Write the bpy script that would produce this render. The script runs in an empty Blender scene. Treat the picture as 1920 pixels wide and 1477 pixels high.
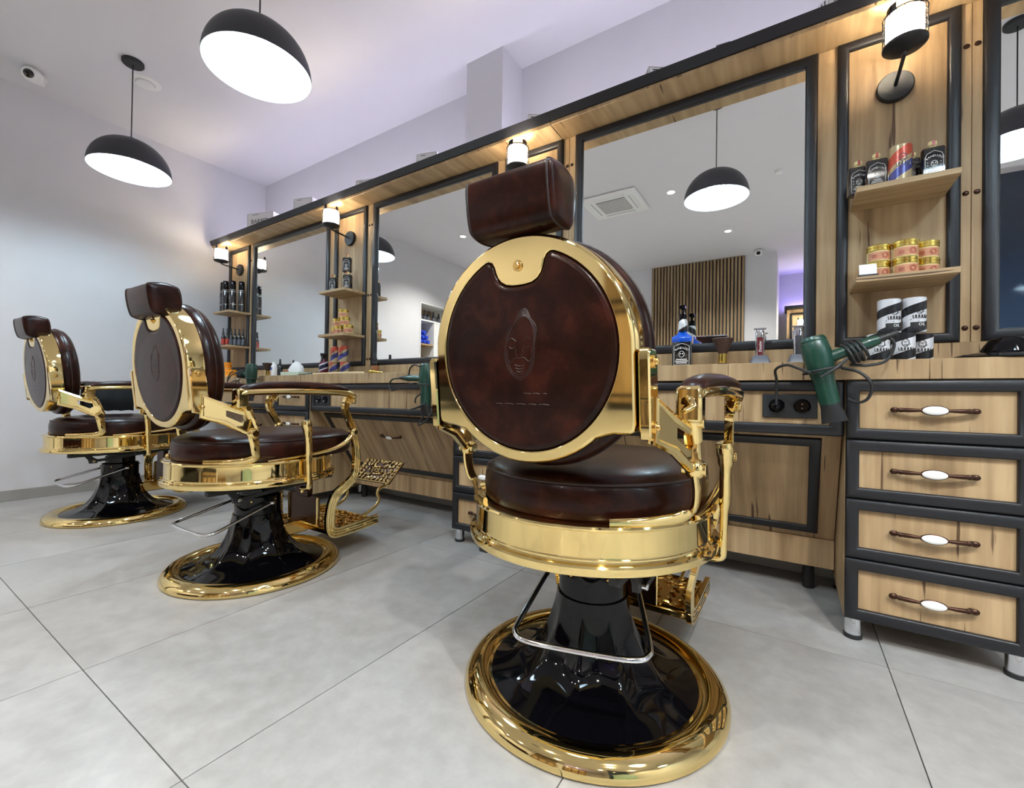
import bpy, math, random
from mathutils import Matrix, Vector
random.seed(7)
SC = bpy.context.scene
COL = SC.collection
PI = math.pi

# ------------------------------------------------------------------ camera
YAW, PITCH, ROLL, EYE = math.radians(32.65), math.radians(.5), math.radians(.9), .735
f_ = Vector((-math.sin(YAW), math.cos(YAW), 0)); r_ = Vector((math.cos(YAW), math.sin(YAW), 0)); u_ = Vector((0, 0, 1))
w_ = f_*math.cos(PITCH) + u_*math.sin(PITCH); u2 = u_*math.cos(PITCH) - f_*math.sin(PITCH)
rr = r_*math.cos(ROLL) + u2*math.sin(ROLL); uu = u2*math.cos(ROLL) - r_*math.sin(ROLL)
cd = bpy.data.cameras.new('camera'); cam = bpy.data.objects.new('camera', cd); COL.objects.link(cam)
cd.sensor_fit = 'HORIZONTAL'; cd.sensor_width = 36; cd.lens = 820/1920*36; cd.clip_start = .02; cd.clip_end = 60
M = Matrix((rr, uu, -w_)).transposed().to_4x4(); M.translation = (0, 0, EYE); cam.matrix_world = M
SC.camera = cam

# ------------------------------------------------------------------ world, exposure, light levels
wd = bpy.data.worlds.new('world'); SC.world = wd; wd.use_nodes = True
wd.node_tree.nodes['Background'].inputs[0].default_value = (.5, .55, .65, 1)
wd.node_tree.nodes['Background'].inputs[1].default_value = .3
SC.view_settings.view_transform = 'Standard'; SC.view_settings.look = 'None'
SC.view_settings.exposure = 0.40; SC.view_settings.gamma = 1; SC.view_settings.use_curve_mapping = False
PENDANT_E, SCONCE_E, STRIP_E, DOWN_W = 225.0, 210.0, 24.0, 29.0
cy_ = SC.cycles
cy_.max_bounces = 10; cy_.diffuse_bounces = 5; cy_.glossy_bounces = 6; cy_.transparent_max_bounces = 12
cy_.sample_clamp_indirect = 8.0; cy_.blur_glossy = .6

# ------------------------------------------------------------------ materials
def lin(c):
    return tuple(((v/255)/12.92 if v/255 <= .04045 else ((v/255+.055)/1.055)**2.4) for v in c) + (1,)
def base_mat(name):
    m = bpy.data.materials.new(name); m.use_nodes = True
    nt = m.node_tree; return m, nt, nt.nodes['Principled BSDF']
def setp(b, **k):
    for a, v in k.items():
        n = {'base': 'Base Color', 'metal': 'Metallic', 'rough': 'Roughness', 'coat': 'Coat Weight', 'coatr': 'Coat Roughness',
             'spec': 'Specular IOR Level', 'trans': 'Transmission Weight', 'ior': 'IOR', 'emc': 'Emission Color', 'ems': 'Emission Strength', 'alpha': 'Alpha'}[a]
        b.inputs[n].default_value = v
def nd(nt, t, **k):
    n = nt.nodes.new(t)
    for a, v in k.items(): setattr(n, a, v)
    return n
def mix_rgb(nt, fac, a, b, blend='MIX'):
    n = nd(nt, 'ShaderNodeMix', data_type='RGBA', blend_type=blend)
    for s, v in ((n.inputs[0], fac), (n.inputs[6], a), (n.inputs[7], b)):
        if hasattr(v, 'is_linked'): nt.links.new(v, s)
        else: s.default_value = v
    return n.outputs[2]
def math_n(nt, op, a, b=None):
    n = nd(nt, 'ShaderNodeMath', operation=op)
    for s, v in zip(n.inputs, (a, b)):
        if v is None: continue
        if hasattr(v, 'is_linked'): nt.links.new(v, s)
        else: s.default_value = v
    return n.outputs[0]
def ramp(nt, src, stops, interp='LINEAR'):
    n = nd(nt, 'ShaderNodeValToRGB'); cr = n.color_ramp; cr.interpolation = interp
    while len(cr.elements) < len(stops): cr.elements.new(.5)
    for e, (p, c) in zip(cr.elements, stops): e.position = p; e.color = c
    nt.links.new(src, n.inputs[0]); return n.outputs[0]
def coords(nt, scale, rnd=True):
    tc = nd(nt, 'ShaderNodeTexCoord'); v = tc.outputs['Object']
    if rnd:
        oi = nd(nt, 'ShaderNodeObjectInfo'); mu = math_n(nt, 'MULTIPLY', oi.outputs['Random'], 23.0)
        cmb = nd(nt, 'ShaderNodeCombineXYZ')
        for i in range(3): nt.links.new(mu, cmb.inputs[i])
        ad = nd(nt, 'ShaderNodeVectorMath', operation='ADD'); nt.links.new(v, ad.inputs[0]); nt.links.new(cmb.outputs[0], ad.inputs[1]); v = ad.outputs[0]
    mp = nd(nt, 'ShaderNodeMapping'); mp.inputs['Scale'].default_value = scale; nt.links.new(v, mp.inputs[0])
    return mp.outputs[0]
def noise(nt, vec, scale=1, detail=4, rough=.55, dist=0):
    n = nd(nt, 'ShaderNodeTexNoise'); n.inputs['Scale'].default_value = scale; n.inputs['Detail'].default_value = detail
    n.inputs['Roughness'].default_value = rough; n.inputs['Distortion'].default_value = dist; nt.links.new(vec, n.inputs['Vector']); return n.outputs[0]
def bump(nt, b, h, s, d=.002):
    n = nd(nt, 'ShaderNodeBump'); n.inputs['Strength'].default_value = s; n.inputs['Distance'].default_value = d
    nt.links.new(h, n.inputs['Height']); nt.links.new(n.outputs[0], b.inputs['Normal'])
def plain(name, c, rough=.5, metal=0, coat=0, spec=.5, var=.06, vscale=6, bmp=0):
    m, nt, b = base_mat(name); setp(b, rough=rough, metal=metal, coat=coat, spec=spec, coatr=.05)
    c = lin(c); v = coords(nt, (1, 1, 1)); n = noise(nt, v, vscale, 5)
    d = tuple(x*(1-var) for x in c[:3])+(1,); l = tuple(min(1, x*(1+var)) for x in c[:3])+(1,)
    nt.links.new(ramp(nt, n, [(.3, d), (.7, l)]), b.inputs['Base Color'])
    if bmp: bump(nt, b, noise(nt, v, vscale*30, 3), bmp)
    return m
def wood(name, axis, tone=1.0):
    m, nt, b = base_mat(name)
    s = [13, 13, 13]; s[axis] = 1.1
    s2 = [40, 40, 40]; s2[axis] = 1.6
    s3 = [75, 75, 75]; s3[axis] = 3.0
    n1 = noise(nt, coords(nt, s), 1, 6, .6, .4); n2 = noise(nt, coords(nt, s2), 1, 3, .5); n3 = noise(nt, coords(nt, s3), 1, 2, .4)
    t = lambda r, g, bl: lin((r*tone, g*tone, bl*tone))
    c = ramp(nt, n1, [(.28, t(118, 94, 66)), (.47, t(163, 136, 101)), (.72, t(190, 165, 129))])
    c = mix_rgb(nt, .35, c, ramp(nt, n2, [(.3, t(120, 94, 64)), (.65, t(198, 170, 130))]), 'MIX')
    c = mix_rgb(nt, ramp(nt, n3, [(.285, (.85, .85, .85, 1)), (.315, (0, 0, 0, 1))]), c, t(66, 42, 26))
    nt.links.new(c, b.inputs['Base Color']); setp(b, rough=.5, spec=.35)
    bump(nt, b, n2, .15, .001); return m
def leather(name):
    m, nt, b = base_mat(name); v = coords(nt, (1, 1, 1))
    n = noise(nt, v, 14, 6, .65, .3)
    c = ramp(nt, n, [(.3, lin((20, 7, 4))), (.5, lin((34, 13, 8))), (.75, lin((60, 27, 18)))])
    nt.links.new(c, b.inputs['Base Color']); setp(b, rough=.28, spec=.15, coat=.05, coatr=.10)
    vo = nd(nt, 'ShaderNodeTexVoronoi'); vo.inputs['Scale'].default_value = 420; nt.links.new(v, vo.inputs['Vector'])
    bump(nt, b, mix_rgb(nt, .5, vo.outputs[0], noise(nt, v, 30, 4)), .22, .0012); return m
def gold(name, c=(238, 212, 146), rough=.05):
    m, nt, b = base_mat(name); v = coords(nt, (1, 1, 1))
    setp(b, metal=1, base=lin(c)); n = noise(nt, v, 8, 3)
    nt.links.new(ramp(nt, n, [(.2, (rough*.7,)*3+(1,)), (.8, (rough*1.4,)*3+(1,))]), b.inputs['Roughness']); return m
def emit(name, c, s):
    m, nt, b = base_mat(name); setp(b, base=(.8, .8, .8, 1), emc=c+(1,), ems=s); return m
def floor_mat(name):
    m, nt, b = base_mat(name); v = coords(nt, (1, 1, 1))
    n = noise(nt, v, 1.6, 7, .6, .6); n2 = noise(nt, v, 22, 5, .6)
    c = ramp(nt, n, [(.3, lin((132, 132, 131))), (.6, lin((151, 151, 150))), (.8, lin((163, 163, 163)))])
    c = mix_rgb(nt, .16, c, ramp(nt, n2, [(.35, lin((118, 117, 115))), (.65, lin((182, 182, 182)))]))
    nt.links.new(c, b.inputs['Base Color'])
    nt.links.new(ramp(nt, n2, [(.3, (.3, .3, .3, 1)), (.7, (.44, .44, .44, 1))]), b.inputs['Roughness']); setp(b, spec=.4)
    bump(nt, b, n2, .05, .001); return m
def stripes(name, cols, turns=2.0, pitch=.055, w=None):
    m, nt, b = base_mat(name); tc = nd(nt, 'ShaderNodeTexCoord'); sp = nd(nt, 'ShaderNodeSeparateXYZ'); nt.links.new(tc.outputs['Object'], sp.inputs[0])
    a = math_n(nt, 'MULTIPLY', math_n(nt, 'ARCTAN2', sp.outputs[0], math_n(nt, 'MULTIPLY', sp.outputs[1], -1.0)), turns/(2*PI))
    z = math_n(nt, 'DIVIDE', sp.outputs[2], pitch)
    fr = math_n(nt, 'FRACT', math_n(nt, 'ADD', math_n(nt, 'SUBTRACT', z, a), 20.0))
    n = len(cols); st = [(i/n if w is None else w[i], lin(c)) for i, c in enumerate(cols)]
    nt.links.new(ramp(nt, fr, st, 'CONSTANT'), b.inputs['Base Color']); setp(b, rough=.28, metal=.25); return m
def thin_glass(name, tint=(1, 1, 1)):
    m = bpy.data.materials.new(name); m.use_nodes = True; nt = m.node_tree; nt.nodes.clear()
    o = nd(nt, 'ShaderNodeOutputMaterial'); mx = nd(nt, 'ShaderNodeMixShader'); t = nd(nt, 'ShaderNodeBsdfTransparent'); g = nd(nt, 'ShaderNodeBsdfGlossy')
    fr = nd(nt, 'ShaderNodeFresnel'); fr.inputs[0].default_value = 1.45
    t.inputs[0].default_value = tint+(1,); g.inputs['Roughness'].default_value = .03
    nt.links.new(fr.outputs[0], mx.inputs[0]); nt.links.new(t.outputs[0], mx.inputs[1]); nt.links.new(g.outputs[0], mx.inputs[2]); nt.links.new(mx.outputs[0], o.inputs[0]); return m

MT = dict(
    wall=plain('white_plaster', (208, 208, 212), .85, var=.015, bmp=.05), ceil=plain('ceiling_paint', (214, 213, 217), .9, var=.01),
    tile=floor_mat('grey_porcelain_tile'), grout=plain('grout', (92, 92, 90), .9), skirt=plain('skirting_tile', (150, 148, 144), .5),
    wood=wood('oak_vertical', 2), woody=wood('oak_depth', 1), woodx=wood('oak_along', 0), slat=wood('oak_slat', 2, .9),
    black=plain('black_satin', (20, 21, 26), .42, spec=.5, var=.02), blackm=plain('black_matt', (26, 27, 30), .55),
    dome=plain('pendant_enamel', (44, 46, 52), .45), domein=plain('pendant_inside', (240, 246, 250), .5, var=.01),
    gold=gold('polished_gold'), brass=gold('aged_brass', (222, 184, 112), .16), chrome=gold('chrome', (226, 228, 232), .06), steel=gold('brushed_steel', (190, 192, 196), .25),
    gloss=plain('gloss_black_enamel', (5, 5, 8), .05, coat=.15, spec=.22, var=.1), leather=leather('brown_leather'),
    stitch=plain('leather_piping', (34, 15, 10), .5), emboss=plain('embossed_leather', (40, 18, 13), .45),
    bronze=plain('antique_bronze', (62, 38, 26), .3, metal=.7), porc=plain('porcelain', (238, 238, 236), .15, coat=.6, var=.02),
    green=plain('green_plastic', (12, 58, 45), .33, coat=.2, var=.12, vscale=20), rubber=plain('rubber_cord', (28, 28, 30), .5),
    paper=plain('white_card', (236, 236, 238), .6, var=.02), ink=plain('black_ink', (24, 24, 26), .5), white=plain('white_print', (230, 230, 228), .45, var=.02),
    offwhite=plain('white_plastic', (226, 227, 226), .4, var=.02), lens=plain('camera_lens', (8, 8, 10), .08, coat=1),
    flask=plain('black_bottle', (16, 16, 20), .12, coat=.8), blue=plain('blue_liquid', (20, 84, 196), .12, coat=.8, var=.2, vscale=30),
    red=plain('red_plastic', (160, 52, 40), .35), cream=plain('cream_label', (226, 210, 150), .4), goldlid=gold('gold_lid', (226, 200, 110), .22),
    peach=plain('terracotta_label', (196, 138, 104), .45, var=.15, vscale=60), orange=plain('orange_jar', (240, 150, 22), .3, coat=.4),
    bristle=plain('dark_bristle', (62, 42, 34), .6, var=.4, vscale=90), burg=plain('burgundy_shell', (88, 20, 26), .15, coat=.7),
    navy=plain('navy_plastic', (30, 30, 60), .3), wax=plain('pale_wood', (222, 200, 160), .5), greyp=plain('grey_plastic', (84, 88, 98), .4),
    amber=plain('amber_liquid', (150, 96, 60), .2), cape=plain('black_cape_cloth', (10, 10, 12), .8), towel=plain('blue_towel', (30, 62, 190), .95, var=.3, vscale=40, bmp=.6),
    navyg=plain('dark_blue_glass_panel', (24, 38, 58), .08, coat=.5), palegreen=plain('pale_green_desk', (150, 178, 172), .4), mint=plain('pale_mint_card', (196, 208, 188), .6),
    bands=stripes('black_silver_diagonal', [(30, 30, 34), (214, 216, 222)], 1.0, .062, [0, .42]),
    multi=stripes('red_cream_blue_diagonal', [(176, 158, 122), (66, 66, 126), (176, 152, 116), (180, 72, 50), (172, 152, 116)], 1.0, .118, [0, .16, .42, .56, .86]),
    barber=stripes('red_white_navy_diagonal', [(96, 24, 48), (220, 222, 230), (24, 24, 52), (220, 222, 230)], 1.0, .075, [0, .4, .52, .88]),
    mirror=None, glass=thin_glass('lamp_glass'), clear=thin_glass('clear_bottle', (.93, .95, .96)),
    bulb=emit('pendant_bulb', (.66, .87, 1.0), PENDANT_E), warm=emit('sconce_bulb', (1, .84, .62), SCONCE_E), strip=emit('led_strip', (.86, .80, 1.0), STRIP_E),
    strip2=emit('violet_led_strip', (.42, .32, 1.0), 32.0), down=emit('downlight_lens', (1, .86, .66), 16.0))
m = bpy.data.materials.new('frosted_glass'); m.use_nodes = True; nt = m.node_tree; nt.nodes.clear()
o_ = nd(nt, 'ShaderNodeOutputMaterial'); mx = nd(nt, 'ShaderNodeMixShader'); tl = nd(nt, 'ShaderNodeBsdfTranslucent'); tp = nd(nt, 'ShaderNodeBsdfTransparent')
tl.inputs[0].default_value = (.95, .95, .95, 1); mx.inputs[0].default_value = .55
nt.links.new(tp.outputs[0], mx.inputs[1]); nt.links.new(tl.outputs[0], mx.inputs[2]); nt.links.new(mx.outputs[0], o_.inputs[0]); MT['frost'] = m
m, nt, b = base_mat('mirror_silver'); setp(b, base=(.92, .95, .94, 1), metal=1, rough=.0); MT['mirror'] = m

# ------------------------------------------------------------------ mesh builder
class MB:
    def __init__(s): s.v = []; s.f = []
    def add(s, vs, fs):
        o = len(s.v); s.v += [tuple(p) for p in vs]; s.f += [tuple(i+o for i in f) for f in fs]; return s
    def mark(s): return len(s.v)
    def xf(s, M, a=0):
        for i in range(a, len(s.v)): s.v[i] = tuple(M @ Vector(s.v[i]))
        return s
    def box(s, x0, x1, y0, y1, z0, z1):
        return s.add([(x0, y0, z0), (x1, y0, z0), (x1, y1, z0), (x0, y1, z0), (x0, y0, z1), (x1, y0, z1), (x1, y1, z1), (x0, y1, z1)],
                     [(0, 3, 2, 1), (4, 5, 6, 7), (0, 1, 5, 4), (1, 2, 6, 5), (2, 3, 7, 6), (3, 0, 4, 7)])
    def cbox(s, x0, x1, y0, y1, z0, z1, c=.002):     # box with chamfered edges
        a = s.mark(); X = (x0, x0+c, x1-c, x1); Y = (y0, y0+c, y1-c, y1); Z = (z0, z0+c, z1-c, z1)
        idx = {}; vs = []
        for i in (0, 1, 2, 3):
            for j in (0, 1, 2, 3):
                for k in (0, 1, 2, 3):
                    e = (i in (0, 3))+(j in (0, 3))+(k in (0, 3))
                    if e == 1 and (i in (1, 2))+(j in (1, 2))+(k in (1, 2)) == 2: idx[i, j, k] = len(vs); vs.append((X[i], Y[j], Z[k]))
        F = []
        for i in (0, 3): F.append([(i, 1, 1), (i, 2, 1), (i, 2, 2), (i, 1, 2)][::(-1 if i == 0 else 1)])
        for j in (0, 3): F.append([(1, j, 1), (2, j, 1), (2, j, 2), (1, j, 2)][::(1 if j == 0 else -1)])
        for k in (0, 3): F.append([(1, 1, k), (2, 1, k), (2, 2, k), (1, 2, k)][::(-1 if k == 0 else 1)])
        n = lambda q: 1 if q == 0 else 2
        for i in (0, 3):
            for j in (0, 3):
                q = [(i, n(j), 1), (i, n(j), 2), (n(i), j, 2), (n(i), j, 1)]; F.append(q if (i == 0) == (j == 0) else q[::-1])
        for i in (0, 3):
            for k in (0, 3):
                q = [(i, 1, n(k)), (n(i), 1, k), (n(i), 2, k), (i, 2, n(k))]; F.append(q if (i == 0) == (k == 0) else q[::-1])
        for j in (0, 3):
            for k in (0, 3):
                q = [(1, j, n(k)), (2, j, n(k)), (2, n(j), k), (1, n(j), k)]; F.append(q if (j == 0) == (k == 0) else q[::-1])
        for i in (0, 3):
            for j in (0, 3):
                for k in (0, 3):
                    q = [(i, n(j), n(k)), (n(i), j, n(k)), (n(i), n(j), k)]; F.append(q if ((i == 0)+(j == 0)+(k == 0)) % 2 else q[::-1])
        return s.add(vs, [[idx[p] for p in q] for q in F])
    def lathe(s, prof, n=32, c=(0, 0, 0), rad=None, cap0=True, cap1=True):   # prof [(r,z)]; rad(theta,i) multiplies r
        vs = []; fs = []; L = len(prof)
        for i, (r, z) in enumerate(prof):
            for k in range(n):
                t = 2*PI*k/n; q = r*(rad(t, i) if rad else 1); vs.append((c[0]+q*math.cos(t), c[1]+q*math.sin(t), c[2]+z))
        for i in range(L-1):
            for k in range(n): fs.append((i*n+k, i*n+(k+1) % n, (i+1)*n+(k+1) % n, (i+1)*n+k))
        if cap0: fs.append(tuple(range(n-1, -1, -1)))
        if cap1: fs.append(tuple((L-1)*n+k for k in range(n)))
        return s.add(vs, fs)
    def cyl(s, p, q, r, n=16, r2=None):
        a = s.mark(); p, q = Vector(p), Vector(q); d = q-p; L = d.length; r2 = r if r2 is None else r2; c = min(.0015, r*.2, L*.2)
        s.lathe([(r-c, 0), (r, c), (r2, L-c), (r2-min(c, r2*.5), L)], n)
        return s.xf(Matrix.Translation(p) @ d.to_track_quat('Z', 'Y').to_matrix().to_4x4(), a)
    def ball(s, c, r, n=16, sc=(1, 1, 1)):
        L = max(6, n//2); pr = [(r*math.sin(PI*i/L), -r*math.cos(PI*i/L)) for i in range(1, L)]
        a = s.mark(); s.lathe(pr, n); return s.xf(Matrix.Translation(c) @ Matrix.Diagonal(sc+(1,)), a)
    def tube(s, pts, r, n=10, ref=None, close=False, flat=None):   # r float or list; flat list of (ra,rb) ellipses
        P = [Vector(p) for p in pts]; N = len(P); vs = []; fs = []
        up = Vector(ref) if ref else None; prev = None
        for i in range(N):
            if close: t = P[(i+1) % N]-P[i-1]
            else: t = P[min(i+1, N-1)]-P[max(i-1, 0)]
            t.normalize()
            if up: a = up-t*up.dot(t)
            elif prev is None: a = t.orthogonal()
            else: a = prev-t*prev.dot(t)
            if a.length < 1e-6: a = t.orthogonal()
            a.normalize(); prev = a; b = t.cross(a)
            ra, rb = (flat[i] if flat else ((r[i],)*2 if isinstance(r, (list, tuple)) else (r, r)))
            for k in range(n):
                g = 2*PI*k/n; vs.append(P[i]+a*(ra*math.cos(g))+b*(rb*math.sin(g)))
        for i in range(N if close else N-1):
            j = (i+1) % N
            for k in range(n): fs.append((i*n+k, i*n+(k+1) % n, j*n+(k+1) % n, j*n+k))
        if not close: fs += [tuple(range(n-1, -1, -1)), tuple((N-1)*n+k for k in range(n))]
        return s.add(vs, fs)
    def prism(s, poly, h0, h1, plane='xy', ch=0):   # poly ccw in plane; extruded along third axis
        n = len(poly); mp = {'xy': lambda a, b, h: (a, b, h), 'yz': lambda a, b, h: (h, a, b), 'xz': lambda a, b, h: (a, -h, b)}[plane]
        lv = [(h0, 0), (h1, 0)] if not ch else [(h0, ch), (h0+ch, 0), (h1-ch, 0), (h1, ch)]
        vs = []; fs = []
        for h, o in lv:
            for (a, b) in (offset(poly, -o) if o else poly): vs.append(mp(a, b, h))
        for i in range(len(lv)-1):
            for k in range(n): fs.append((i*n+k, i*n+(k+1) % n, (i+1)*n+(k+1) % n, (i+1)*n+k))
        fs += [tuple(range(n-1, -1, -1)), tuple((len(lv)-1)*n+k for k in range(n))]
        return s.add(vs, fs)
    def rings(s, loops, cap0=True, cap1=True):    # loops: equal-length closed rings of 3-D points
        n = len(loops[0]); vs = [p for l in loops for p in l]; fs = []
        for i in range(len(loops)-1):
            for k in range(n): fs.append((i*n+k, i*n+(k+1) % n, (i+1)*n+(k+1) % n, (i+1)*n+k))
        if cap0: fs.append(tuple(range(n-1, -1, -1)))
        if cap1: fs.append(tuple((len(loops)-1)*n+k for k in range(n)))
        return s.add(vs, fs)
    def frame(s, x0, x1, z0, z1, w, d, y=0):      # mitred rounded frame standing proud of plane y towards -y
        pr = [(0, 0), (0, .35*d)]+[(w*(.5-.5*math.cos(PI*i/9)), d*(.35+.65*math.sin(PI*i/9)**.8)) for i in range(1, 9)]+[(w, .35*d), (w, 0)]
        lp = [[(x0+t, y-h, z0+t), (x1-t, y-h, z0+t), (x1-t, y-h, z1-t), (x0+t, y-h, z1-t)] for t, h in pr]
        return s.rings(lp, False, False)
    def build(s, name, mat, parent=None, smooth=True, ang=38):
        me = bpy.data.meshes.new(name); me.from_pydata(s.v, [], s.f); me.materials.append(MT[mat] if isinstance(mat, str) else mat)
        if smooth:
            me.polygons.foreach_set('use_smooth', [True]*len(me.polygons)); me.set_sharp_from_angle(angle=math.radians(ang))
        me.update(); o = bpy.data.objects.new(name, me); COL.objects.link(o)
        if parent: o.parent = parent
        return o
def offset(poly, d):     # offset closed ccw polygon outward by d (vertex normals)
    n = len(poly); out = []
    for i in range(n):
        a, b, c = Vector(poly[i-1]), Vector(poly[i]), Vector(poly[(i+1) % n])
        t1 = (b-a).normalized(); t2 = (c-b).normalized(); n1 = Vector((t1.y, -t1.x)); n2 = Vector((t2.y, -t2.x)); m = n1+n2
        if m.length < 1e-6: m = n1
        m.normalize(); k = d/max(.45, m.dot(n1)); out.append((b.x+m.x*k, b.y+m.y*k))
    return out
def smooth_path(pts, n=6, close=False):        # Catmull-Rom through points (tuples of any size)
    P = [tuple(p) for p in pts]; N = len(P); out = []
    for i in range(N if close else N-1):
        g = (lambda j: P[j % N]) if close else (lambda j: P[max(0, min(N-1, j))])
        p0, p1, p2, p3 = g(i-1), g(i), g(i+1), g(i+2)
        for k in range(n):
            t = k/n; out.append(tuple(.5*(2*b+(c-a)*t+(2*a-5*b+4*c-d)*t*t+(3*b-a-3*c+d)*t**3) for a, b, c, d in zip(p0, p1, p2, p3)))
    if not close: out.append(P[-1])
    return out
def empty(name, loc=(0, 0, 0), rz=0):
    o = bpy.data.objects.new(name, None); o.empty_display_size = .05; COL.objects.link(o); o.location = loc; o.rotation_euler = (0, 0, rz); return o
def tag(o, label, cat, group=None):
    o['label'] = label; o['category'] = cat
    if group: o['group'] = group
    return o
def thing(name, label, cat, loc=(0, 0, 0), rz=0, group=None): return tag(empty(name, loc, rz), label, cat, group)
def struct(name, mb, mat, smooth=False):
    o = mb.build(name, mat, None, smooth); o['kind'] = 'structure'; return o
def stuff(o): o['kind'] = 'stuff'; return o
def dup(root, loc, label=None, rz=None, group=None):
    r = root.copy(); COL.objects.link(r); r.location = loc
    if rz is not None: r.rotation_euler = (0, 0, rz)
    if label: r['label'] = label
    if group: r['group'] = group
    for ch in list(root.children):
        c = ch.copy(); COL.objects.link(c); c.parent = r
        for g in list(ch.children):
            d = g.copy(); COL.objects.link(d); d.parent = c
    return r
_tc = {}
def text(mb, s, size, M, wrap=None):           # flat lettering; local text plane x right, z up, facing -y; wrap radius bends it round a cylinder
    if s not in _tc:
        cu = bpy.data.curves.new('t', 'FONT'); cu.body = s; cu.align_x = 'CENTER'; cu.align_y = 'CENTER'; cu.resolution_u = 2
        ob = bpy.data.objects.new('t', cu); COL.objects.link(ob); dg = bpy.context.evaluated_depsgraph_get(); me = bpy.data.meshes.new_from_object(ob.evaluated_get(dg))
        _tc[s] = ([tuple(v.co) for v in me.vertices], [tuple(p.vertices) for p in me.polygons])
        bpy.data.objects.remove(ob); bpy.data.curves.remove(cu); bpy.data.meshes.remove(me)
    V, F = _tc[s]; a = mb.mark(); vs = []
    for x, y, z in V:
        x *= size; y *= size
        vs.append((wrap*math.sin(x/wrap), -wrap*math.cos(x/wrap), y) if wrap else (x, 0, y))
    mb.add(vs, F); mb.xf(M, a); return mb
T = Matrix.Translation
def RZ(a): return Matrix.Rotation(a, 4, 'Z')
def RX(a): return Matrix.Rotation(a, 4, 'X')
def RY(a): return Matrix.Rotation(a, 4, 'Y')

# ------------------------------------------------------------------ the room
XL, XR, YB, YF, ZC = -4.37, 2.9, 2.28, -3.05, 2.77
fl = struct('floor', MB().box(XL-.4, XR+.1, -4.5, YB+.1, -.05, -.006), 'grout')
xs = [.232+.6*k for k in range(-8, 5)]; ys = [.372+1.2305*k for k in range(-4, 3)]
xs = [XL]+[x for x in xs if XL+.05 < x < XR-.05]+[XR]; ys = [-4.4]+[y for y in ys if -4.35 < y < YB-.03]+[YB]
for i in range(len(xs)-1):
    for j in range(len(ys)-1):
        g = .0013; mbt = MB().box(-(xs[i+1]-xs[i])/2+g, (xs[i+1]-xs[i])/2-g, -(ys[j+1]-ys[j])/2+g, (ys[j+1]-ys[j])/2-g, -.0058, 0)
        o = mbt.build('tile', 'tile', fl, False); o.location = ((xs[i]+xs[i+1])/2, (ys[j]+ys[j+1])/2, 0)
struct('ceiling', MB().box(XL-.4, XR+.1, -4.5, YB+.1, ZC, ZC+.1), 'ceil')
struct('wall_back', MB().box(XL-.1, XR+.1, YB, YB+.1, 0, ZC), 'wall')
NY0, NY1, NZ1 = -1.19, -.60, 2.055
wl = MB().box(XL-.1, XL, NY1, YB+.1, 0, ZC).box(XL-.1, XL, -4.5, NY0, 0, ZC).box(XL-.1, XL, NY0, NY1, NZ1, ZC)
struct('wall_left', wl, 'wall')
struct('wall_right', MB().box(XR, XR+.1, -4.5, YB+.1, 0, ZC), 'wall')
struct('wall_front', MB().box(XL-.1, -.19, YF-.1, YF, 0, ZC).box(-.29, -.19, -4.5, YF-.1, 0, ZC), 'wall')
struct('wall_alcove', MB().box(-.29, XR+.1, -4.5, -4.4, 0, ZC), 'wall')
struct('wall_column', MB().box(-1.69, -1.425, 2.07, YB, 0, ZC), 'wall')
struct('baseboard_left', MB().cbox(XL, XL+.012, NY1, YB, 0, .072, .002), 'skirt')
struct('baseboard_back', MB().cbox(XL+.012, XR, YB-.012, YB, 0, .072, .002), 'skirt')

# ------------------------------------------------------------------ mirror wall: crown shelf, mirrors, shelf panels
YM = 1.905
cr = thing('crown_shelf', 'long oak crown shelf with black fascia running above all the mirrors', 'shelf')
CX = [-4.245, -2.66, -.945, 1.7]
for a, b2 in zip(CX[:-1], CX[1:]):
    MB().cbox(a+.0008, b2-.0008, 1.768, 2.06, 1.99, 2.006, .0015).build('soffit_board', 'woody', cr)
    MB().prism([(1.762, 2.0065), (1.785, 2.0065), (1.785, 2.021), (1.754, 2.046), (1.748, 2.043)], a+.0006, b2-.0006, 'yz', .0008).build('fascia_trim', 'black', cr, True)
    MB().box(a+.0006, b2-.0006, 1.786, 2.06, 2.0065, 2.02).build('top_board', 'black', cr)
ls = MB().cbox(-4.2, 1.65, 2.025, 2.055, 2.0205, 2.028, .002).build('led_strip', 'strip', cr)
bk = thing('backing_board', 'dark backing boards behind the mirrors under the crown shelf', 'board')
for a, b2 in ((-4.235, -2.66), (-2.66, -.945), (-.945, 1.7)):
    MB().box(a, b2, YM+.0142, YM+.03, .931, 1.989).build('board', 'wood', bk, False)
ZB, ZT = .93, 1.989
PAN = [(-4.207, -3.859), (-2.707, -2.369), (-1.275, -.942), (.126, .438)]          # shelf panels, left to right
MIR = [(-3.812, -2.768), (-2.311, -1.328), (-.878, .068), (.487, 1.45)]             # mirrors, left to right
PLAB = ['far left', 'second from the left', 'hidden behind the near chair', 'rightmost']
def post(mb, x0, x1): return mb.cbox(x0+.0006, x1-.0006, YM-.004, YM+.0135, ZB, ZT, .001)
def screw(mb, x, z):
    a = mb.mark(); mb.lathe([(.0078, 0), (.0078, .001), (.0062, .0032), (.003, .0042)], 14); return mb.xf(T((x, YM-.0042, z)) @ RX(PI/2), a)
PL = ['leftmost oak shelf panel beside the left wall, holding spray cans and small bottles',
      'oak shelf panel between the two left mirrors, holding black flasks and cream tubs',
      'oak shelf panel behind the headrest of the nearest chair',
      'rightmost oak shelf panel, holding black flasks and a tub pyramid, striped cans below']
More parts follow.
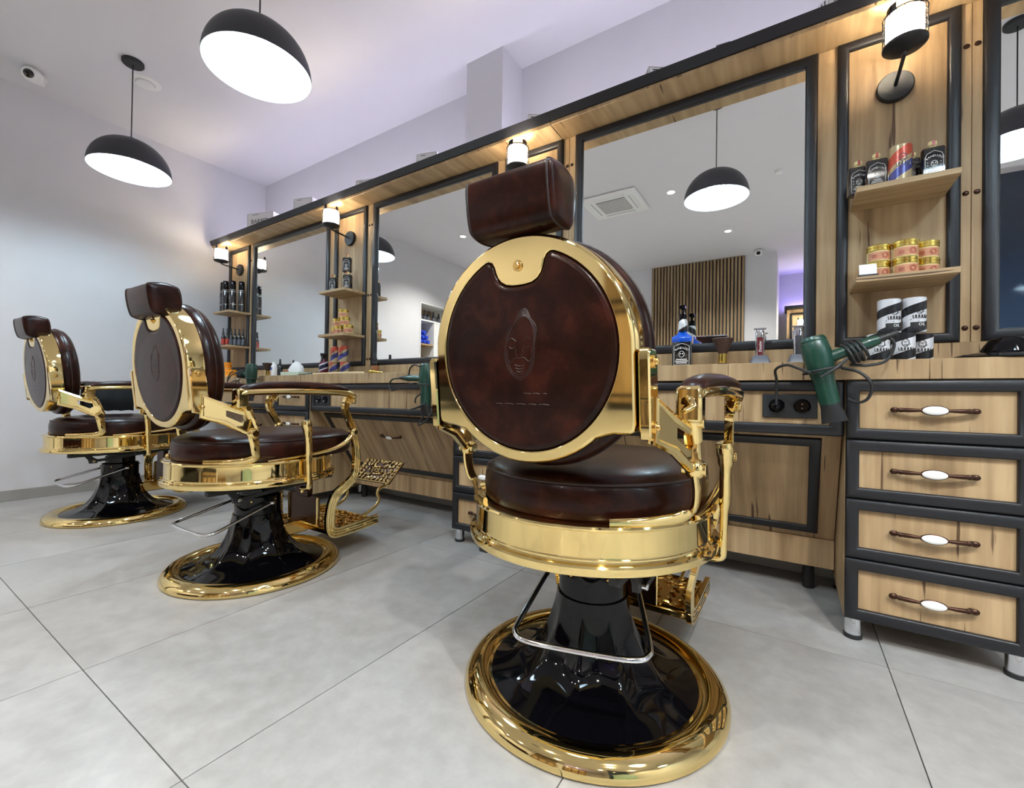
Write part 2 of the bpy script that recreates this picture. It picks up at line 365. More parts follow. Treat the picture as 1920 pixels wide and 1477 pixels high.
ML = ['leftmost black framed wall mirror reflecting a blank pale wall', 'black framed wall mirror left of the nearest chair, reflecting a white shelf niche',
      'large black framed wall mirror right of the nearest headrest, reflecting a slatted wood wall', 'rightmost black framed mirror cut by the photo edge, reflecting a dark blue panel']
for k, (a, b2) in enumerate(PAN):
    p = thing('shelf_panel', PL[k], 'wall shelf', group='oak shelf panels between the mirrors')
    MB().cbox(a, b2, YM-.002, YM+.0135, ZB, ZT, .0008).build('panel', 'wood', p)
    MB().frame(a, b2, ZB, ZT, .032, .018, YM-.002).build('frame', 'black', p)
    rx = MIR[k][0]; mid = (b2+rx)/2
    post(MB(), b2, mid).build('post', 'wood', p)
    if k: post(MB(), MIR[k-1][1], a).build('post', 'wood', p)
    for z in (1.855, 1.394, .974): screw(MB(), mid-.0125, z).build('screw_cap', 'bronze', p)
    sx0, sx1 = ((-4.107, -3.850), (-2.634, -2.370), (-1.236, -.976), (.165, .402))[k]
    for zt in (1.414, 1.130):
        MB().cbox(sx0, sx1, 1.73, YM-.003, zt-.017, zt, .001).build('shelf', 'woodx', p)
for k, (a, b2) in enumerate(MIR):
    p = thing('wall_mirror', ML[k], 'mirror', group='wall mirrors over the worktop')
    MB().frame(a, b2, ZB, ZT, .037, .018, YM).build('frame', 'black', p)
    MB().box(a+.03, b2-.03, YM-.0005, YM+.006, ZB+.03, ZT-.03).build('mirror_glass', 'mirror', p, False)
    MB().box(a, b2, YM+.006, YM+.0135, ZB, ZT).build('back_plate', 'blackm', p, False)
    mid = (PAN[k][1]+a)/2; post(MB(), mid, a).build('post', 'wood', p)
    for z in (1.855, 1.394, .974): screw(MB(), mid+.0125, z).build('screw_cap', 'bronze', p)
    if k == 1:
        for z in (1.388, 1.148): MB().cbox(a+.034, a+.049, YM-.004, YM-.0005, z-.008, z+.008, .001).build('glass_clip', 'steel', p)

# ------------------------------------------------------------------ worktop
wt = thing('worktop', 'long oak worktop with square front edge under the mirrors', 'worktop')
WX = [-4.23, -3.32, -2.48, -1.55, -.62, .335, 1.2, 1.7]
for a, b2 in zip(WX[:-1], WX[1:]):
    MB().cbox(a+.0004, b2-.0004, 1.72, 2.27, .808, .868, .0015).build('top_board', 'wood', wt)
    MB().cbox(a+.0004, b2-.0004, YM-.012, YM+.012, .8685, ZB-.0005, .001).build('upstand', 'wood', wt)

# ------------------------------------------------------------------ drawer cabinets
def handle(mb_parent, cx, cz, y, ln=.086, dir_=-1):
    h = MB(); pts = smooth_path([(-ln, -.014, 0), (-ln*.7, -.021, 0), (-ln*.35, -.024, 0), (0, -.025, 0), (ln*.35, -.024, 0), (ln*.7, -.021, 0), (ln, -.014, 0)], 4)
    h.tube(pts, [.0042+.0022*abs(math.sin(3*PI*i/(len(pts)-1))) for i in range(len(pts))], 10)
    for s in (-1, 1):
        h.ball((s*ln, -.013, 0), .0085, 12, (1.25, .9, 1)); h.cyl((s*(ln-.006), 0, 0), (s*(ln-.006), -.015, 0), .0055, 10)
        h.ball((s*(ln-.014), -.018, 0), .0065, 10, (1.1, .8, 1.2))
    h.ball((0, -.025, 0), .031, 24, (1, .16, .47)); h.xf(T((cx, y, cz)))
    o = h.build('handle', 'bronze', mb_parent)
    MB().ball((0, 0, 0), .0275, 24, (1, .17, .46)).xf(T((cx, y-.0290, cz))).build('handle_inlay', 'porc', mb_parent)
    return o
def drawer_cabinet(x, label):
    W = .405; t = thing('drawer_cabinet', label, 'cabinet', (x, 0, 0), 0, 'drawer cabinets under the worktop')
    MB().cbox(0, .016, 1.7385, 2.22, .067, .807, .0008).build('side_panel', 'wood', t); MB().cbox(W-.016, W, 1.7385, 2.22, .067, .807, .0008).build('side_panel', 'wood', t)
    MB().box(.017, W-.017, 1.75, 2.21, .067, .083).build('bottom_panel', 'wood', t, False); MB().box(.017, W-.017, 2.19, 2.205, .084, .807).build('back_panel', 'wood', t, False)
    zs = [.0675, .2565, .4405, .6235, .8065]
    for i in range(4):
        z0, z1 = zs[i]+.0008, zs[i+1]-.0008
        d = MB().cbox(.0015, W-.0015, 1.726, 1.738, z0, z1, .0008).build('drawer', 'wood', t)
        MB().frame(.0015, W-.0015, z0, z1, .034, .018, 1.727).build('drawer_frame', 'black', d)
        handle(d, W/2, (z0+z1)/2+.002, 1.727)
    for fx in (.026, W-.026):
        for fy in (1.752, 2.17):
            f = MB().cyl((fx, fy, .012), (fx, fy, .0668), .0225, 20).build('foot', 'chrome', t)
            MB().cyl((fx, fy, 0), (fx, fy, .0145), .0245, 20).build('foot_pad', 'rubber', f)
    return t
UX = [.141, -1.452, -3.11]
drawer_cabinet(UX[0], 'oak and black four drawer cabinet at the right edge on chrome feet')
drawer_cabinet(UX[1], 'oak and black drawer cabinet partly hidden behind the nearest gold chair')
drawer_cabinet(UX[2], 'oak and black drawer cabinet behind the middle chair armrest')

# ------------------------------------------------------------------ knee cabinets with sloping hatches
def knee(x0, x1, label, sock_left=None):
    t = thing('hatch_cabinet', label, 'cabinet', (x0, 0, 0), 0, 'hatch cabinets between the drawer units'); W = x1-x0
    MB().cbox(.001, W-.001, 1.745, 1.76, .6275, .8075, .001).build('fascia_panel', 'wood', t)
    MB().frame(.001, W-.001, .6275, .8075, .036, .02, 1.746).build('fascia_frame', 'black', t)
    MB().box(.001, W-.001, 2.06, 2.075, .62, .8075).build('back_board', 'wood', t, False)
    a = Vector((0, 1.79, .6265)); bb = Vector((0, 2.055, .215)); L = (bb-a).length; ang = math.atan2(bb.y-a.y, a.z-bb.z)
    Mh = T(a) @ RX(ang)       # local z down is negative
    h = MB().cbox(.002, W-.002, 0, .018, -L, 0, .001).build('hatch', 'wood', t); h.matrix_local = Mh
    MB().frame(.055, W-.055, -L+.03, -.012, .034, .012, 0).build('hatch_frame', 'black', h)
    handle(h, W/2, -.16, 0)
    MB().cbox(.002, W-.002, 2.05, 2.066, .105, .2145, .001).build('plinth_board', 'wood', t)
    for fx in (.08, W-.08): MB().cyl((fx, 2.12, 0), (fx, 2.12, .104), .02, 14).build('foot', 'rubber', t)
    return t
knee(UX[1]+.406, UX[0]-.001, 'oak hatch cabinet with sloping footwell door right of the nearest chair')
knee(UX[2]+.406, UX[1]-.001, 'oak hatch cabinet with sloping door behind the middle chair footrest')
knee(-4.22, UX[2]-.001, 'leftmost oak hatch cabinet mostly hidden behind the far chairs')
def socket(x, z, label, plug=None):
    t = thing('socket_plate', label, 'socket', (x, 1.7445, z), 0, 'black double sockets on the fascia panels')
    MB().cbox(-.078, .078, -.008, 0, -.04, .04, .002).build('plate', 'blackm', t)
    for s in (-.036, .036):
        m_ = MB().lathe([(.024, 0), (.024, .003), (.021, .004), (.019, .001), (0.004, .001)], 24); m_.xf(T((s, -.008, 0)) @ RX(PI/2)); o = m_.build('outlet', 'gloss', t)
        for dz in (-.007, .007): MB().cyl((s, -.0095, dz), (s, -.0125, dz), .0022, 8).build('pin_contact', 'chrome', o)
    return t
socket(-.008, .722, 'black double socket below the worktop beside the right hair dryer')
socket(-2.585, .705, 'black double socket left in the middle fascia panel')

# ------------------------------------------------------------------ sconces
def sconce(x, label, z=1.787):
    t = thing('wall_sconce', label, 'wall lamp', (x, YM-.004, z), 0, 'wire mesh wall sconces')
    m_ = MB().lathe([(.049, 0), (.049, .014), (.046, .018), (.004, .0185)], 36); m_.xf(RX(PI/2)); m_.build('wall_plate', 'black', t)
    MB().tube(smooth_path([(0, -.018, 0), (0, -.07, .006), (0, -.135, .012), (0, -.152, .017), (0, -.155, .03)], 4), .0052, 10).build('arm', 'black', t)
    cy, c0 = -.155, .018
    MB().lathe([(.008, 0), (.016, .004), (.05, .014), (.054, .018), (.054, .024), (.05, .024), (.048, .020), (.01, .017)], 32, (0, cy, c0)).build('cup', 'black', t)
    g = MB(); 
    for i in range(6): g.tube([(.0525*math.cos(2*PI*k/24), cy+.0525*math.sin(2*PI*k/24), c0+.025+.0175*i) for k in range(24)], .0013 if i < 5 else .0018, 4, (0, 0, 1), True)
    for k in range(18):
        q = 2*PI*k/18; g.tube([(.0525*math.cos(q), cy+.0525*math.sin(q), c0+.023), (.0525*math.cos(q), cy+.0525*math.sin(q), c0+.1125)], .0013, 4)
    g.build('wire_shade', 'black', t)
    MB().lathe([(.043, .02), (.0435, .14), (.0420, .14), (.0415, .02)], 28, (0, cy, c0), None, False, False).build('glass_cylinder', 'glass', t)
    MB().lathe([(.0465, .022), (.047, .112), (.0455, .112), (.045, .022)], 28, (0, cy, c0), None, False, False).build('frosted_sleeve', 'frost', t)
    MB().lathe([(.013, .02), (.013, .045), (.022, .056), (.034, .080), (.032, .100), (.016, .116)], 16, (0, cy, c0)).build('bulb', 'warm', t)
    return t
sconce(.279, 'lit wire mesh wall sconce on the rightmost shelf panel')
sconce(-1.108, 'lit wire mesh wall sconce above the nearest headrest')
sconce(-2.54, 'lit wire mesh wall sconce above the black flasks', 1.80)
sconce(-4.02, 'leftmost lit wire mesh wall sconce beside the left wall', 1.80)

# ------------------------------------------------------------------ pendants
def pendant(x, y, label, z0=2.09):
    t = thing('pendant_lamp', label, 'pendant lamp', (x, y, 0), 0, 'black dome pendant lamps'); R = .203
    H = .19; n = 14; prof = [(R*math.cos(i/n*PI/2)**.92, z0+H*math.sin(i/n*PI/2)) for i in range(n)]+[(.012, z0+H)]
    MB().lathe(prof, 56, (0, 0, 0), None, False, True).build('dome', 'dome', t)
    inn = [(r*.985-.001, z-.003) for r, z in prof]; inn[0] = (R-.003, z0+.0005); inn[-1] = (.01, z0+H-.004)
    MB().lathe([(R, z0)]+inn, 56, (0, 0, 0), None, False, True).build('dome_lining', 'domein', t)
    MB().cyl((0, 0, z0+.11), (0, 0, z0+H-.004), .022, 16).build('lamp_holder', 'domein', t)
    MB().ball((0, 0, z0+.085), .052, 20, (1, 1, 1)).build('bulb', 'bulb', t)
    MB().cyl((0, 0, z0+H-.002), (0, 0, ZC-.02), .0032, 8).build('cord', 'rubber', t)
    MB().cyl((0, 0, z0+H-.002), (0, 0, z0+H+.02), .014, 14).build('cord_grip', 'blackm', t)
    MB().lathe([(.05, ZC-.022), (.055, ZC-.016), (.055, ZC)], 32).build('canopy', 'blackm', t)
    return t
pendant(-3.44, .978, 'black dome pendant lamp farthest left with visible ceiling canopy')
pendant(-1.90, .952, 'large black dome pendant lamp at top centre left')
pendant(-.449, .575, 'black dome pendant lamp reflected in the mirror right of the nearest chair', 2.11)
pendant(.99, .44, 'black dome pendant lamp reflected at the right edge of the photo', 2.11)
pendant(2.40, .50, 'black dome pendant lamp added farthest right as fill, out of view', 2.11)  # extra pendant out of view, added to brighten the floor at right

# ------------------------------------------------------------------ ceiling fittings
def ccam(loc, rz, label):
    t = thing('security_camera', label, 'camera', loc, rz, 'white security cameras')
    MB().cbox(-.018, .018, .03, .12, -.045, -.02, .006).build('bracket', 'offwhite', t)
    MB().lathe([(.035, 0), (.035, -.012), (.02, -.02)][::-1], 24, (0, .1, 0)).build('mount', 'offwhite', t)
    m_ = MB().lathe([(.012, -.06), (.036, -.052), (.044, -.03), (.044, .026), (.038, .040), (.026, .046)], 28); m_.xf(T((0, 0, -.045)) @ RX(PI/2+.35)); m_.build('housing', 'offwhite', t)
    m_ = MB().lathe([(.0245, .044), (.025, .0475), (.012, .0505)], 28); m_.xf(T((0, 0, -.045)) @ RX(PI/2+.35)); m_.build('lens_face', 'lens', t)
ccam((-4.06, .66, ZC), math.radians(60), 'white security camera on the ceiling at the upper left')
ccam((-.39, -2.86, ZC), math.radians(185), 'white security camera above the slatted wall, reflected in the mirror')
t = thing('ceiling_vent', 'round white ceiling air valve beside the left pendant canopy', 'vent', (-3.60, 1.09, ZC))
MB().lathe([(.05, -.008), (.075, -.006), (.082, -.002), (.082, 0)], 40).build('ring', 'offwhite', t); MB().lathe([(.05, -.0085), (.05, -.004)], 40).build('gap', 'blackm', t)
MB().lathe([(.02, -.02), (.046, -.017), (.048, -.011), (.048, -.0085)], 40).build('disc', 'offwhite', t)
DL = [(-1.015, -.60), (-.663, -1.957), (-3.53, -.49), (-2.6, -1.95), (.95, -.60), (1.3, -1.95), (-3.9, -2.2), (1.6, .2), (.62, -.1), (2.3, -.9), (.6, -3.6)]  # those not seen in the mirrors are added as fill for the room
DLAB = ['lit recessed downlight near the ceiling air unit, seen in the mirror', 'lit recessed downlight above the slatted wall, seen in the mirror', 'lit recessed downlight reflected left of the nearest headrest',
        'added fill downlight over the added sofa, out of view', 'added fill downlight near the reception desk, out of view', 'added fill downlight over the dark partition, out of view', 'added fill downlight over the far front corner, out of view',
        'added fill downlight over the floor right of the camera, out of view', 'added fill downlight above the floor by the nearest drawer cabinet, out of view', 'added fill downlight by the right wall, out of view', 'added fill downlight inside the violet alcove']
for i, (x, y) in enumerate(DL):
    t = thing('ceiling_downlight', DLAB[i], 'downlight', (x, y, ZC), 0, 'recessed ceiling downlights')
    MB().lathe([(.034, -.004), (.043, -.005), (.046, 0)], 24, (0, 0, 0), None, False, False).build('rim', 'offwhite', t)
    MB().lathe([(.034, -.003), (.034, -.0005)], 24).build('lens', 'down', t)
    l = bpy.data.lights.new('downlight_beam', 'SPOT'); l.energy = DOWN_W*4; l.spot_size = math.radians(125); l.spot_blend = .8; l.shadow_soft_size = .034; l.color = (1, .95, .88)
    lo = bpy.data.objects.new('downlight_beam', l); COL.objects.link(lo); lo.parent = t; lo.location = (0, 0, -.042)
t = thing('air_unit', 'square white ceiling air conditioner cassette with grille, seen in the mirror', 'air conditioner', (-1.57, -.56, ZC))
MB().prism(offset([(-.29, -.27), (.29, -.27), (.29, .27), (-.29, .27)], 0), -.028, 0, 'xy', .012).build('panel', 'offwhite', t)
g = MB().box(-.15, .15, -.15, .15, -.0295, -.0275).build('grille_back', 'blackm', t, False)
for i in range(14): MB().box(-.15, .15, -.147+.0215*i, -.147+.0215*i+.008, -.034, -.0295).build('grille_slat', 'offwhite', t, False)
for q in range(4):
    MB().cbox(-.16, .16, -.232, -.2, -.031, -.0275, .001).xf(RZ(q*PI/2)).build('air_flap', 'offwhite', t); MB().box(-.16, .16, -.199, -.194, -.0285, -.0275).xf(RZ(q*PI/2)).build('air_slot', 'blackm', t, False)
t = thing('smoke_detector', 'small ceiling sensor reflected above the mirrored pendant', 'sensor', (-.113, -.66, ZC)); MB().lathe([(.012, -.03), (.03, -.025), (.036, -.008), (.036, 0)], 24).build('body', 'offwhite', t)
# ------------------------------------------------------------------ barber chairs
def dshape(a, bR, cyy, yf, wf, n=72, p=2.6):      # plan outline, ccw: round rear (half ellipse), sides running forward to a rounded front
    pts = []
    for k in range(n):
        th = 2*PI*k/n; c, s_ = math.cos(th), math.sin(th)
        if s_ <= 0: pts.append((a*c, cyy+bR*s_))
        else:
            e = 2/p; y = (yf-cyy)*abs(s_)**e; x = a*(1 if c > 0 else -1)*abs(c)**e
            pts.append((x*(1-(1-wf)*(y/(yf-cyy))**2), cyy+y))
    return pts
def ringset(outline, levels, ctr=(0, 0)):            # levels: (inset, z)
    return [[(x, y, z) for x, y in offset(outline, o)] for o, z in levels]
def sweep_yz(mb, path, width, thick, xf, ridges=True):   # flat bar following a path in the y-z plane, ribbed on both faces
    P = [Vector(p) for p in path]; N = len(P); loops = []
    sec = [(-.5, -.5), (-.5, .5), (-.34, .5), (-.27, .3), (-.2, .5), (-.06, .5), (0, .3), (.06, .5), (.2, .5), (.27, .3), (.34, .5), (.5, .5), (.5, -.5)] if ridges else [(-.5, -.5), (-.5, .5), (.5, .5), (.5, -.5)]
    if ridges: sec += [(.34, -.5), (.27, -.3), (.2, -.5), (0, -.3), (-.2, -.5), (-.27, -.3), (-.34, -.5)]
    for i in range(N):
        t = (P[min(i+1, N-1)]-P[max(i-1, 0)]).normalized(); nn = Vector((-t.y, t.x)); w = width[i] if isinstance(width, list) else width
        x = xf(i/(N-1)); loops.append([(x+b*thick, P[i].x+nn.x*a*w, P[i].y+nn.y*a*w) for a, b in sec])
    return mb.rings(loops)
BC, TILT = Vector((0, -.367, .826)), .094
BU = Vector((0, -TILT, 1)).normalized(); BN = Vector((0, -1, -TILT)).normalized()
def bk(u, w, v): return tuple(BC+Vector((1, 0, 0))*u+BU*w+BN*v)
def shell_outline(r=.2235, n=60):
    pts = []
    for k in range(n+1):
        a = PI*k/n; pts.append((r*1.012*math.cos(a), r*math.sin(a)))
    pts = pts[::1]
    left = [(-r*1.012, -.05), (-r*1.012, -.10), (-r*1.012, -.135), (-r*1.0, -.147), (-r*.96, -.153), (-.185, -.155), (-.172, -.158)]
    arc = []; a0 = math.atan2(-.1585, -.1575); 
    for k in range(1, 40):
        a = a0+(2*(-PI/2-a0))*k/40; arc.append((.2225*math.cos(a), .2225*math.sin(a)))
    right = [(-x, y) for x, y in left[::-1]]
    return pts+left+arc+right
def hole_outline(r=.1975):
    pts = []; a0 = math.atan2(.1815, .078)
    tip = [(.078, .1815)]
    n = 80; start = a0; end = -PI-a0
    for k in range(n+1):
        a = start+(end-start)*k/n; pts.append((r*math.cos(a), r*math.sin(a)))
    half = [(-.070, .1822), (-.0625, .178), (-.0575, .169), (-.0545, .158), (-.050, .147), (-.042, .1375), (-.030, .131), (-.015, .1285)]
    tab = half+[(0, .128)]+[(-x, y) for x, y in half[::-1]]
    return (pts+tab)[::-1]            # ccw
def fill_between(outer, inner):       # triangulate the flat region between two ccw loops (same plane)
    import bmesh
    bm = bmesh.new(); es = []
    for lp in (outer, inner):
        vs = [bm.verts.new((x, y, 0)) for x, y in lp]; es += [bm.edges.new((vs[i-1], vs[i])) for i in range(len(vs))]
    bmesh.ops.triangle_fill(bm, use_beauty=True, use_dissolve=False, edges=es, normal=(0, 0, 1)); bm.verts.index_update()
    V = [(v.co.x, v.co.y) for v in bm.verts]; F = []
    for f in bm.faces:
        ids = [v.index for v in f.verts]; F.append(ids if f.normal.z > 0 else ids[::-1])
    bm.free(); return V, F
def side(o, s): return o
def filigree(mb, W, D, holes, seed=1):   # oval medallion with scrolls, and leaves around it; local x (width) y (depth) raised in z
    rnd = random.Random(seed)
    oval = lambda a, b, n=28: [(a*math.cos(2*PI*k/n), b*math.sin(2*PI*k/n), .0045) for k in range(n)]
    mb.tube(oval(W*.46, D*.36), .0042, 6, (0, 0, 1), True)
    for s_, ph in ((-1, 0), (0, 1.3), (1, 2.4)):
        pts = [(s_*W*.2+.03*math.exp(-.28*q)*math.cos(q*1.05+ph), .026*math.exp(-.28*q)*math.sin(q*1.05+ph), .0045) for q in range(8)]
        mb.tube(smooth_path(pts, 2), .0034, 5)
    nx, ny = 10, 6
    for i in range(nx):
        for j in range(ny):
            x = -W+2*W*(i+.5)/nx+rnd.uniform(-.004, .004); y = -D+2*D*(j+.5)/ny+rnd.uniform(-.004, .004)
            if (x/(W*.56))**2+(y/(D*.52))**2 < 1: continue
            a = math.atan2(y/D, x/W)+rnd.uniform(-.9, .9); L = .0160; w = .0085
            q = [(-L, 0), (-.3*L, -w), (.5*L, -w*.7), (L, 0), (.5*L, w*.7), (-.3*L, w)]
            c, s_ = math.cos(a), math.sin(a); R2 = [(x+c*u-s_*v, y+s_*u+c*v) for u, v in q]
            mb.prism(R2, .001, .0075, 'xy', .0012)
    for sx in (-1, 1): mb.tube([(sx*W, -D, .003), (sx*W, D, .003)], .0035, 6)
    for sy in (-1, 1): mb.tube([(-W, sy*D, .003), (W, sy*D, .003)], .0035, 6)
    return mb
def barber_chair(loc, rz, label, lift=0, hr=0.0, pump=0.0, back=0.0):
    t = thing('barber_chair', label, 'barber chair', loc, rz, 'gold and brown leather barber chairs')
    # base
    MB().lathe([(.325, 0), (.331, .006), (.331, .016), (.322, .030), (.305, .041), (.288, .043), (.275, .038), (.268, .030), (.262, .030), (.262, .012)], 96).build('base_ring', 'gold', t)
    pr = [(.2665, .028), (.250, .032), (.225, .038), (.198, .047), (.172, .060), (.150, .078), (.132, .102), (.118, .130), (.107, .160), (.099, .19), (.094, .218), (.092, .232)]
    dep = [0, 0, .0, .06, .11, .13, .13, .12, .10, .07, .03, 0]
    MB().lathe(pr, 128, (0, 0, 0), lambda th, i: 1-dep[i]*abs(math.sin(4.5*th))**.8+dep[i]*.25, False, True).build('pedestal', 'gloss', t)
    MB().lathe([(.083, .225), (.087, .229), (.087, .305), (.083, .309), (.070, .312), (.070, .335+lift)], 48).build('collar', 'gloss', t)
    cb = MB()
    for q in range(6): a = q*PI/3+.3; cb.cyl((.085*math.cos(a), .085*math.sin(a), .292), (.092*math.cos(a), .092*math.sin(a), .292), .004, 8)
    cb.build('collar_bolts', 'brass', t)
    if lift > .011: MB().cyl((0, 0, .30), (0, 0, .345+lift), .045, 24).build('piston', 'chrome', t)
    # pump lever
    pl = MB(); pts = [(-.108, .0, .283), (-.118, -.06, .268), (-.142, -.21, .226), (-.140, -.244, .219), (-.118, -.262, .216), (-.06, -.268, .215), (.06, -.268, .215), (.118, -.262, .216), (.140, -.244, .219), (.142, -.21, .226), (.118, -.06, .268), (.108, 0, .283)]
    pl.tube(smooth_path(pts, 5), .0062, 10)
    for s in (-1, 1): pl.ball((s*.108, 0, .283), .012, 14); pl.cyl((s*.086, 0, .283), (s*.118, 0, .283), .007, 10)
    pl.xf(RZ(pump)).build('pump_lever', 'chrome', t)
    z0 = lift
    # under-seat steelwork
    ub = MB().cbox(-.12, .12, -.15, .15, .362, .376, .002)
    for s in (-1, 1):
        ub.cbox(s*.16-.012, s*.16+.012, -.27, .24, .362, .380, .002)
        ub.prism([(-.21, .372), (-.19, .372), (-.155, .345), (-.155, .325), (-.185, .325), (-.19, .345)], s*.175-.007, s*.175+.007, 'yz', .001)
        ub.prism([(-.17, .345), (-.155, .332), (.13, .362), (.13, .375)], s*.19-.004, s*.19+.004, 'yz')
    ub.cyl((0, 0, .325), (0, 0, .365), .062, 24)
    ub.xf(T((0, 0, z0))).build('seat_linkage', 'blackm', t)
    lb = MB()
    for s in (-1, 1): lb.cyl((s*.168, -.17, .336), (s*.196, -.17, .336), .0075, 10)
    lb.xf(T((0, 0, z0))).build('linkage_bolt', 'chrome', t)
    # gold seat band and cushion
    D = dshape(.290, .306, -.02, .285, .80)
    lv = [(-.035, .384), (.006, .384), (.014, .387), (.015, .391), (.015, .402), (.012, .406), (.004, .408), (.002, .411), (.002, .414), (.0005, .416), (0, .420), (0, .468), (.002, .470), (.006, .471), (.008, .475), (.006, .479), (0, .481), (-.022, .480), (-.03, .472)]
    MB().rings([[(x, y, z+z0) for x, y, z in l] for l in ringset(D, lv)], False, False).build('seat_band', 'gold', t, True, 24)
    MB().rings([[(x, y, .385+z0) for x, y in offset(D, -.034)], [(x, y, .474+z0) for x, y in offset(D, -.034)]]).build('seat_pan', 'blackm', t)
    CD = dshape(.268, .289, -.015, .388, .86, p=2.9)
    lv = [(-.022, .472), (-.006, .476), (0, .487), (.003, .515), (.001, .540), (-.005, .553), (-.016, .563), (-.034, .572)]
    L = ringset(CD, lv); base = offset(CD, -.034)
    for sc, z in ((.84, .5785), (.68, .5825), (.48, .5855), (.28, .587), (.1, .5875)): L.append([(x*.86*sc/.84 if 0 else x*sc/.88*.98 if 0 else x*sc, .03+(y-.03)*sc, z) for x, y in base])
    cu = MB().rings([[(x, y, z+z0) for x, y, z in l] for l in L]).build('seat_cushion', 'leather', t)
    MB().tube([(x, y, .5535+z0) for x, y in offset(CD, -.0035)], .0030, 6, (0, 0, 1), True).build('cushion_piping', 'stitch', cu)
    # backrest
    zb = z0+back
    O = shell_outline(); Hh = hole_outline(); bb = MB()
    lv = [(-.012, -.058), (0, -.056), (.0, -.008), (-.002, -.003), (-.006, 0)]
    bb.rings([[bk(x, y, v+.0) for x, y in offset(O, o)] for o, v in lv], False, False)
    V, F = fill_between(offset(O, -.006), offset(Hh, .003)); bb.add([bk(x, y, 0) for x, y in V], F)
    bb.rings([[bk(x, y, v) for x, y in offset(Hh, o)] for o, v in ((.003, 0), (.001, -.001), (0, -.003), (0, -.014))], False, False)
    bb.xf(T((0, 0, zb))).build('back_shell', 'gold', t)
    pn = MB(); lv = [(.002, -.012), (-.0005, -.006), (-.0025, -.0015), (-.006, .001), (-.011, .0025)]
    rg = [[bk(x, y, v) for x, y in offset(Hh, o)] for o, v in lv]; pn.rings(rg, False, False)
    V, F = fill_between(offset(Hh, -.011), [(.165*math.cos(2*PI*k/60), -.025+.140*math.sin(2*PI*k/60)) for k in range(60)]); pn.add([bk(x, y, .0025) for x, y in V], F)
    pn.rings([[bk(.165*s*math.cos(2*PI*k/60), -.025+.140*s*math.sin(2*PI*k/60), .0025+.0035*(1-s*s)) for k in range(60)] for s in (1, .8, .6, .4, .2, .05)], False, True)
    pb = pn.xf(T((0, 0, zb))).build('back_panel', 'leather', t, True, 60)
    em = MB(); vv = .0052
    def stroke(pts, r=.0009): em.tube([bk(x, y, vv+.0005-.0035*((x/.165)**2+((y+.025)/.14)**2)) for x, y in smooth_path(pts, 4)], r, 5)
    for q in range(8): stroke([(-.012+.002*q, .052+.0035*q), (.004+.002*q, .066+.002*q), (.024+.0012*q, .064-.003*q), (.038-.0008*q, .048-.005*q), (.040-.001*q, .036-.005*q)])
    for q in range(4): stroke([(-.012-.002*q, .052-.003*q), (-.024-.001*q, .046-.007*q), (-.030-.0005*q, .034-.008*q)])
    for s in (-1, 1):
        stroke([(s*.027, .022), (s*.018, .027), (s*.007, .020)]); stroke([(s*.024, .010), (s*.016, .006), (s*.009, .011)])
        for q in range(3): stroke([(s*(.033-.003*q), .014-.006*q), (s*(.034-.003*q), -.012), (s*(.026-.003*q), -.036), (s*(.012-.002*q), -.050+.003*q), (0, -.055+.005*q)])
        stroke([(s*.007, .006), (s*.009, -.004), (s*.003, -.008)]); stroke([(0, -.013), (s*.010, -.012), (s*.021, -.020), (s*.026, -.014)])
    for q in range(3): stroke([(-.012+.002*q, -.026-.006*q), (0, -.0285-.006*q), (.012-.002*q, -.026-.006*q)])
    for x0, x1 in ((-.062, -.045), (-.04, -.018), (-.012, .01), (.016, .034), (.04, .062)): stroke([(x0, -.103), ((x0+x1)/2, -.1025), (x1, -.104)])
    for x0, x1 in ((.006, .022), (.026, .042), (.05, .058)): stroke([(x0, -.082), ((x0+x1)/2, -.0815), (x1, -.083)])
    em.xf(T((0, 0, zb))).build('embossed_emblem', 'emboss', pb)
    sb = MB(); 
    for r, a, b2 in ((.0105, -.001, .003), (.006, .003, .0075)):
        sb.cyl(bk(0, .165, a), bk(0, .165, b2), r, 18 if r > .008 else 6)
    sb.xf(T((0, 0, zb))).build('back_bolt', 'brass', t)
    pad = MB(); PO = [(.2265*math.cos(2*PI*k/72), -.006+.2265*math.sin(2*PI*k/72)-(.002 if math.sin(2*PI*k/72) < -.3 else 0)) for k in range(72)]
    L = [[bk(x, y, v) for x, y in offset(PO, o)] for o, v in ((-.02, -.050), (-.004, -.054), (.004, -.062), (.007, -.078), (.006, -.098), (-.002, -.114), (-.018, -.126), (-.04, -.132))]
    L += [[bk(x*s, -.006+(y+.006)*s, -.132-.006*(1-s)) for x, y in offset(PO, -.04)] for s in (.8, .5, .2)]
    pd = pad.rings(L).xf(T((0, 0, zb))).build('back_pad', 'leather', t, True, 60)
    pp = MB(); pp.tube([bk(x, y, -.088) for x, y in offset(PO, .0075)], .0022, 6, tuple(BN), True)
    pp.xf(T((0, 0, zb))).build('pad_piping', 'stitch', pd)
    # headrest
    sec = smooth_path([(-.433, .090), (-.424, .102), (-.385, .109), (-.350, .104), (-.337, .092), (-.330, .050), (-.336, .014), (-.350, .001), (-.385, -.003), (-.410, .002), (-.420, .014), (-.429, .050)], 4, True)
    cyc, czc = -.382, .052; xs_ = [(-.1025, .30), (-.1015, .62), (-.099, .84), (-.0955, .945), (-.090, .99), (-.084, 1.0), (.084, 1.0), (.090, .99), (.0955, .945), (.099, .84), (.1015, .62), (.1025, .30)]
    HZ = 1.003+hr+zb
    hd = MB().rings([[(x, cyc+(y-cyc)*s, HZ+czc+(z-czc)*s) for y, z in sec[::-1]] for x, s in xs_]).build('headrest', 'leather', t, True, 60)
    hp = MB()
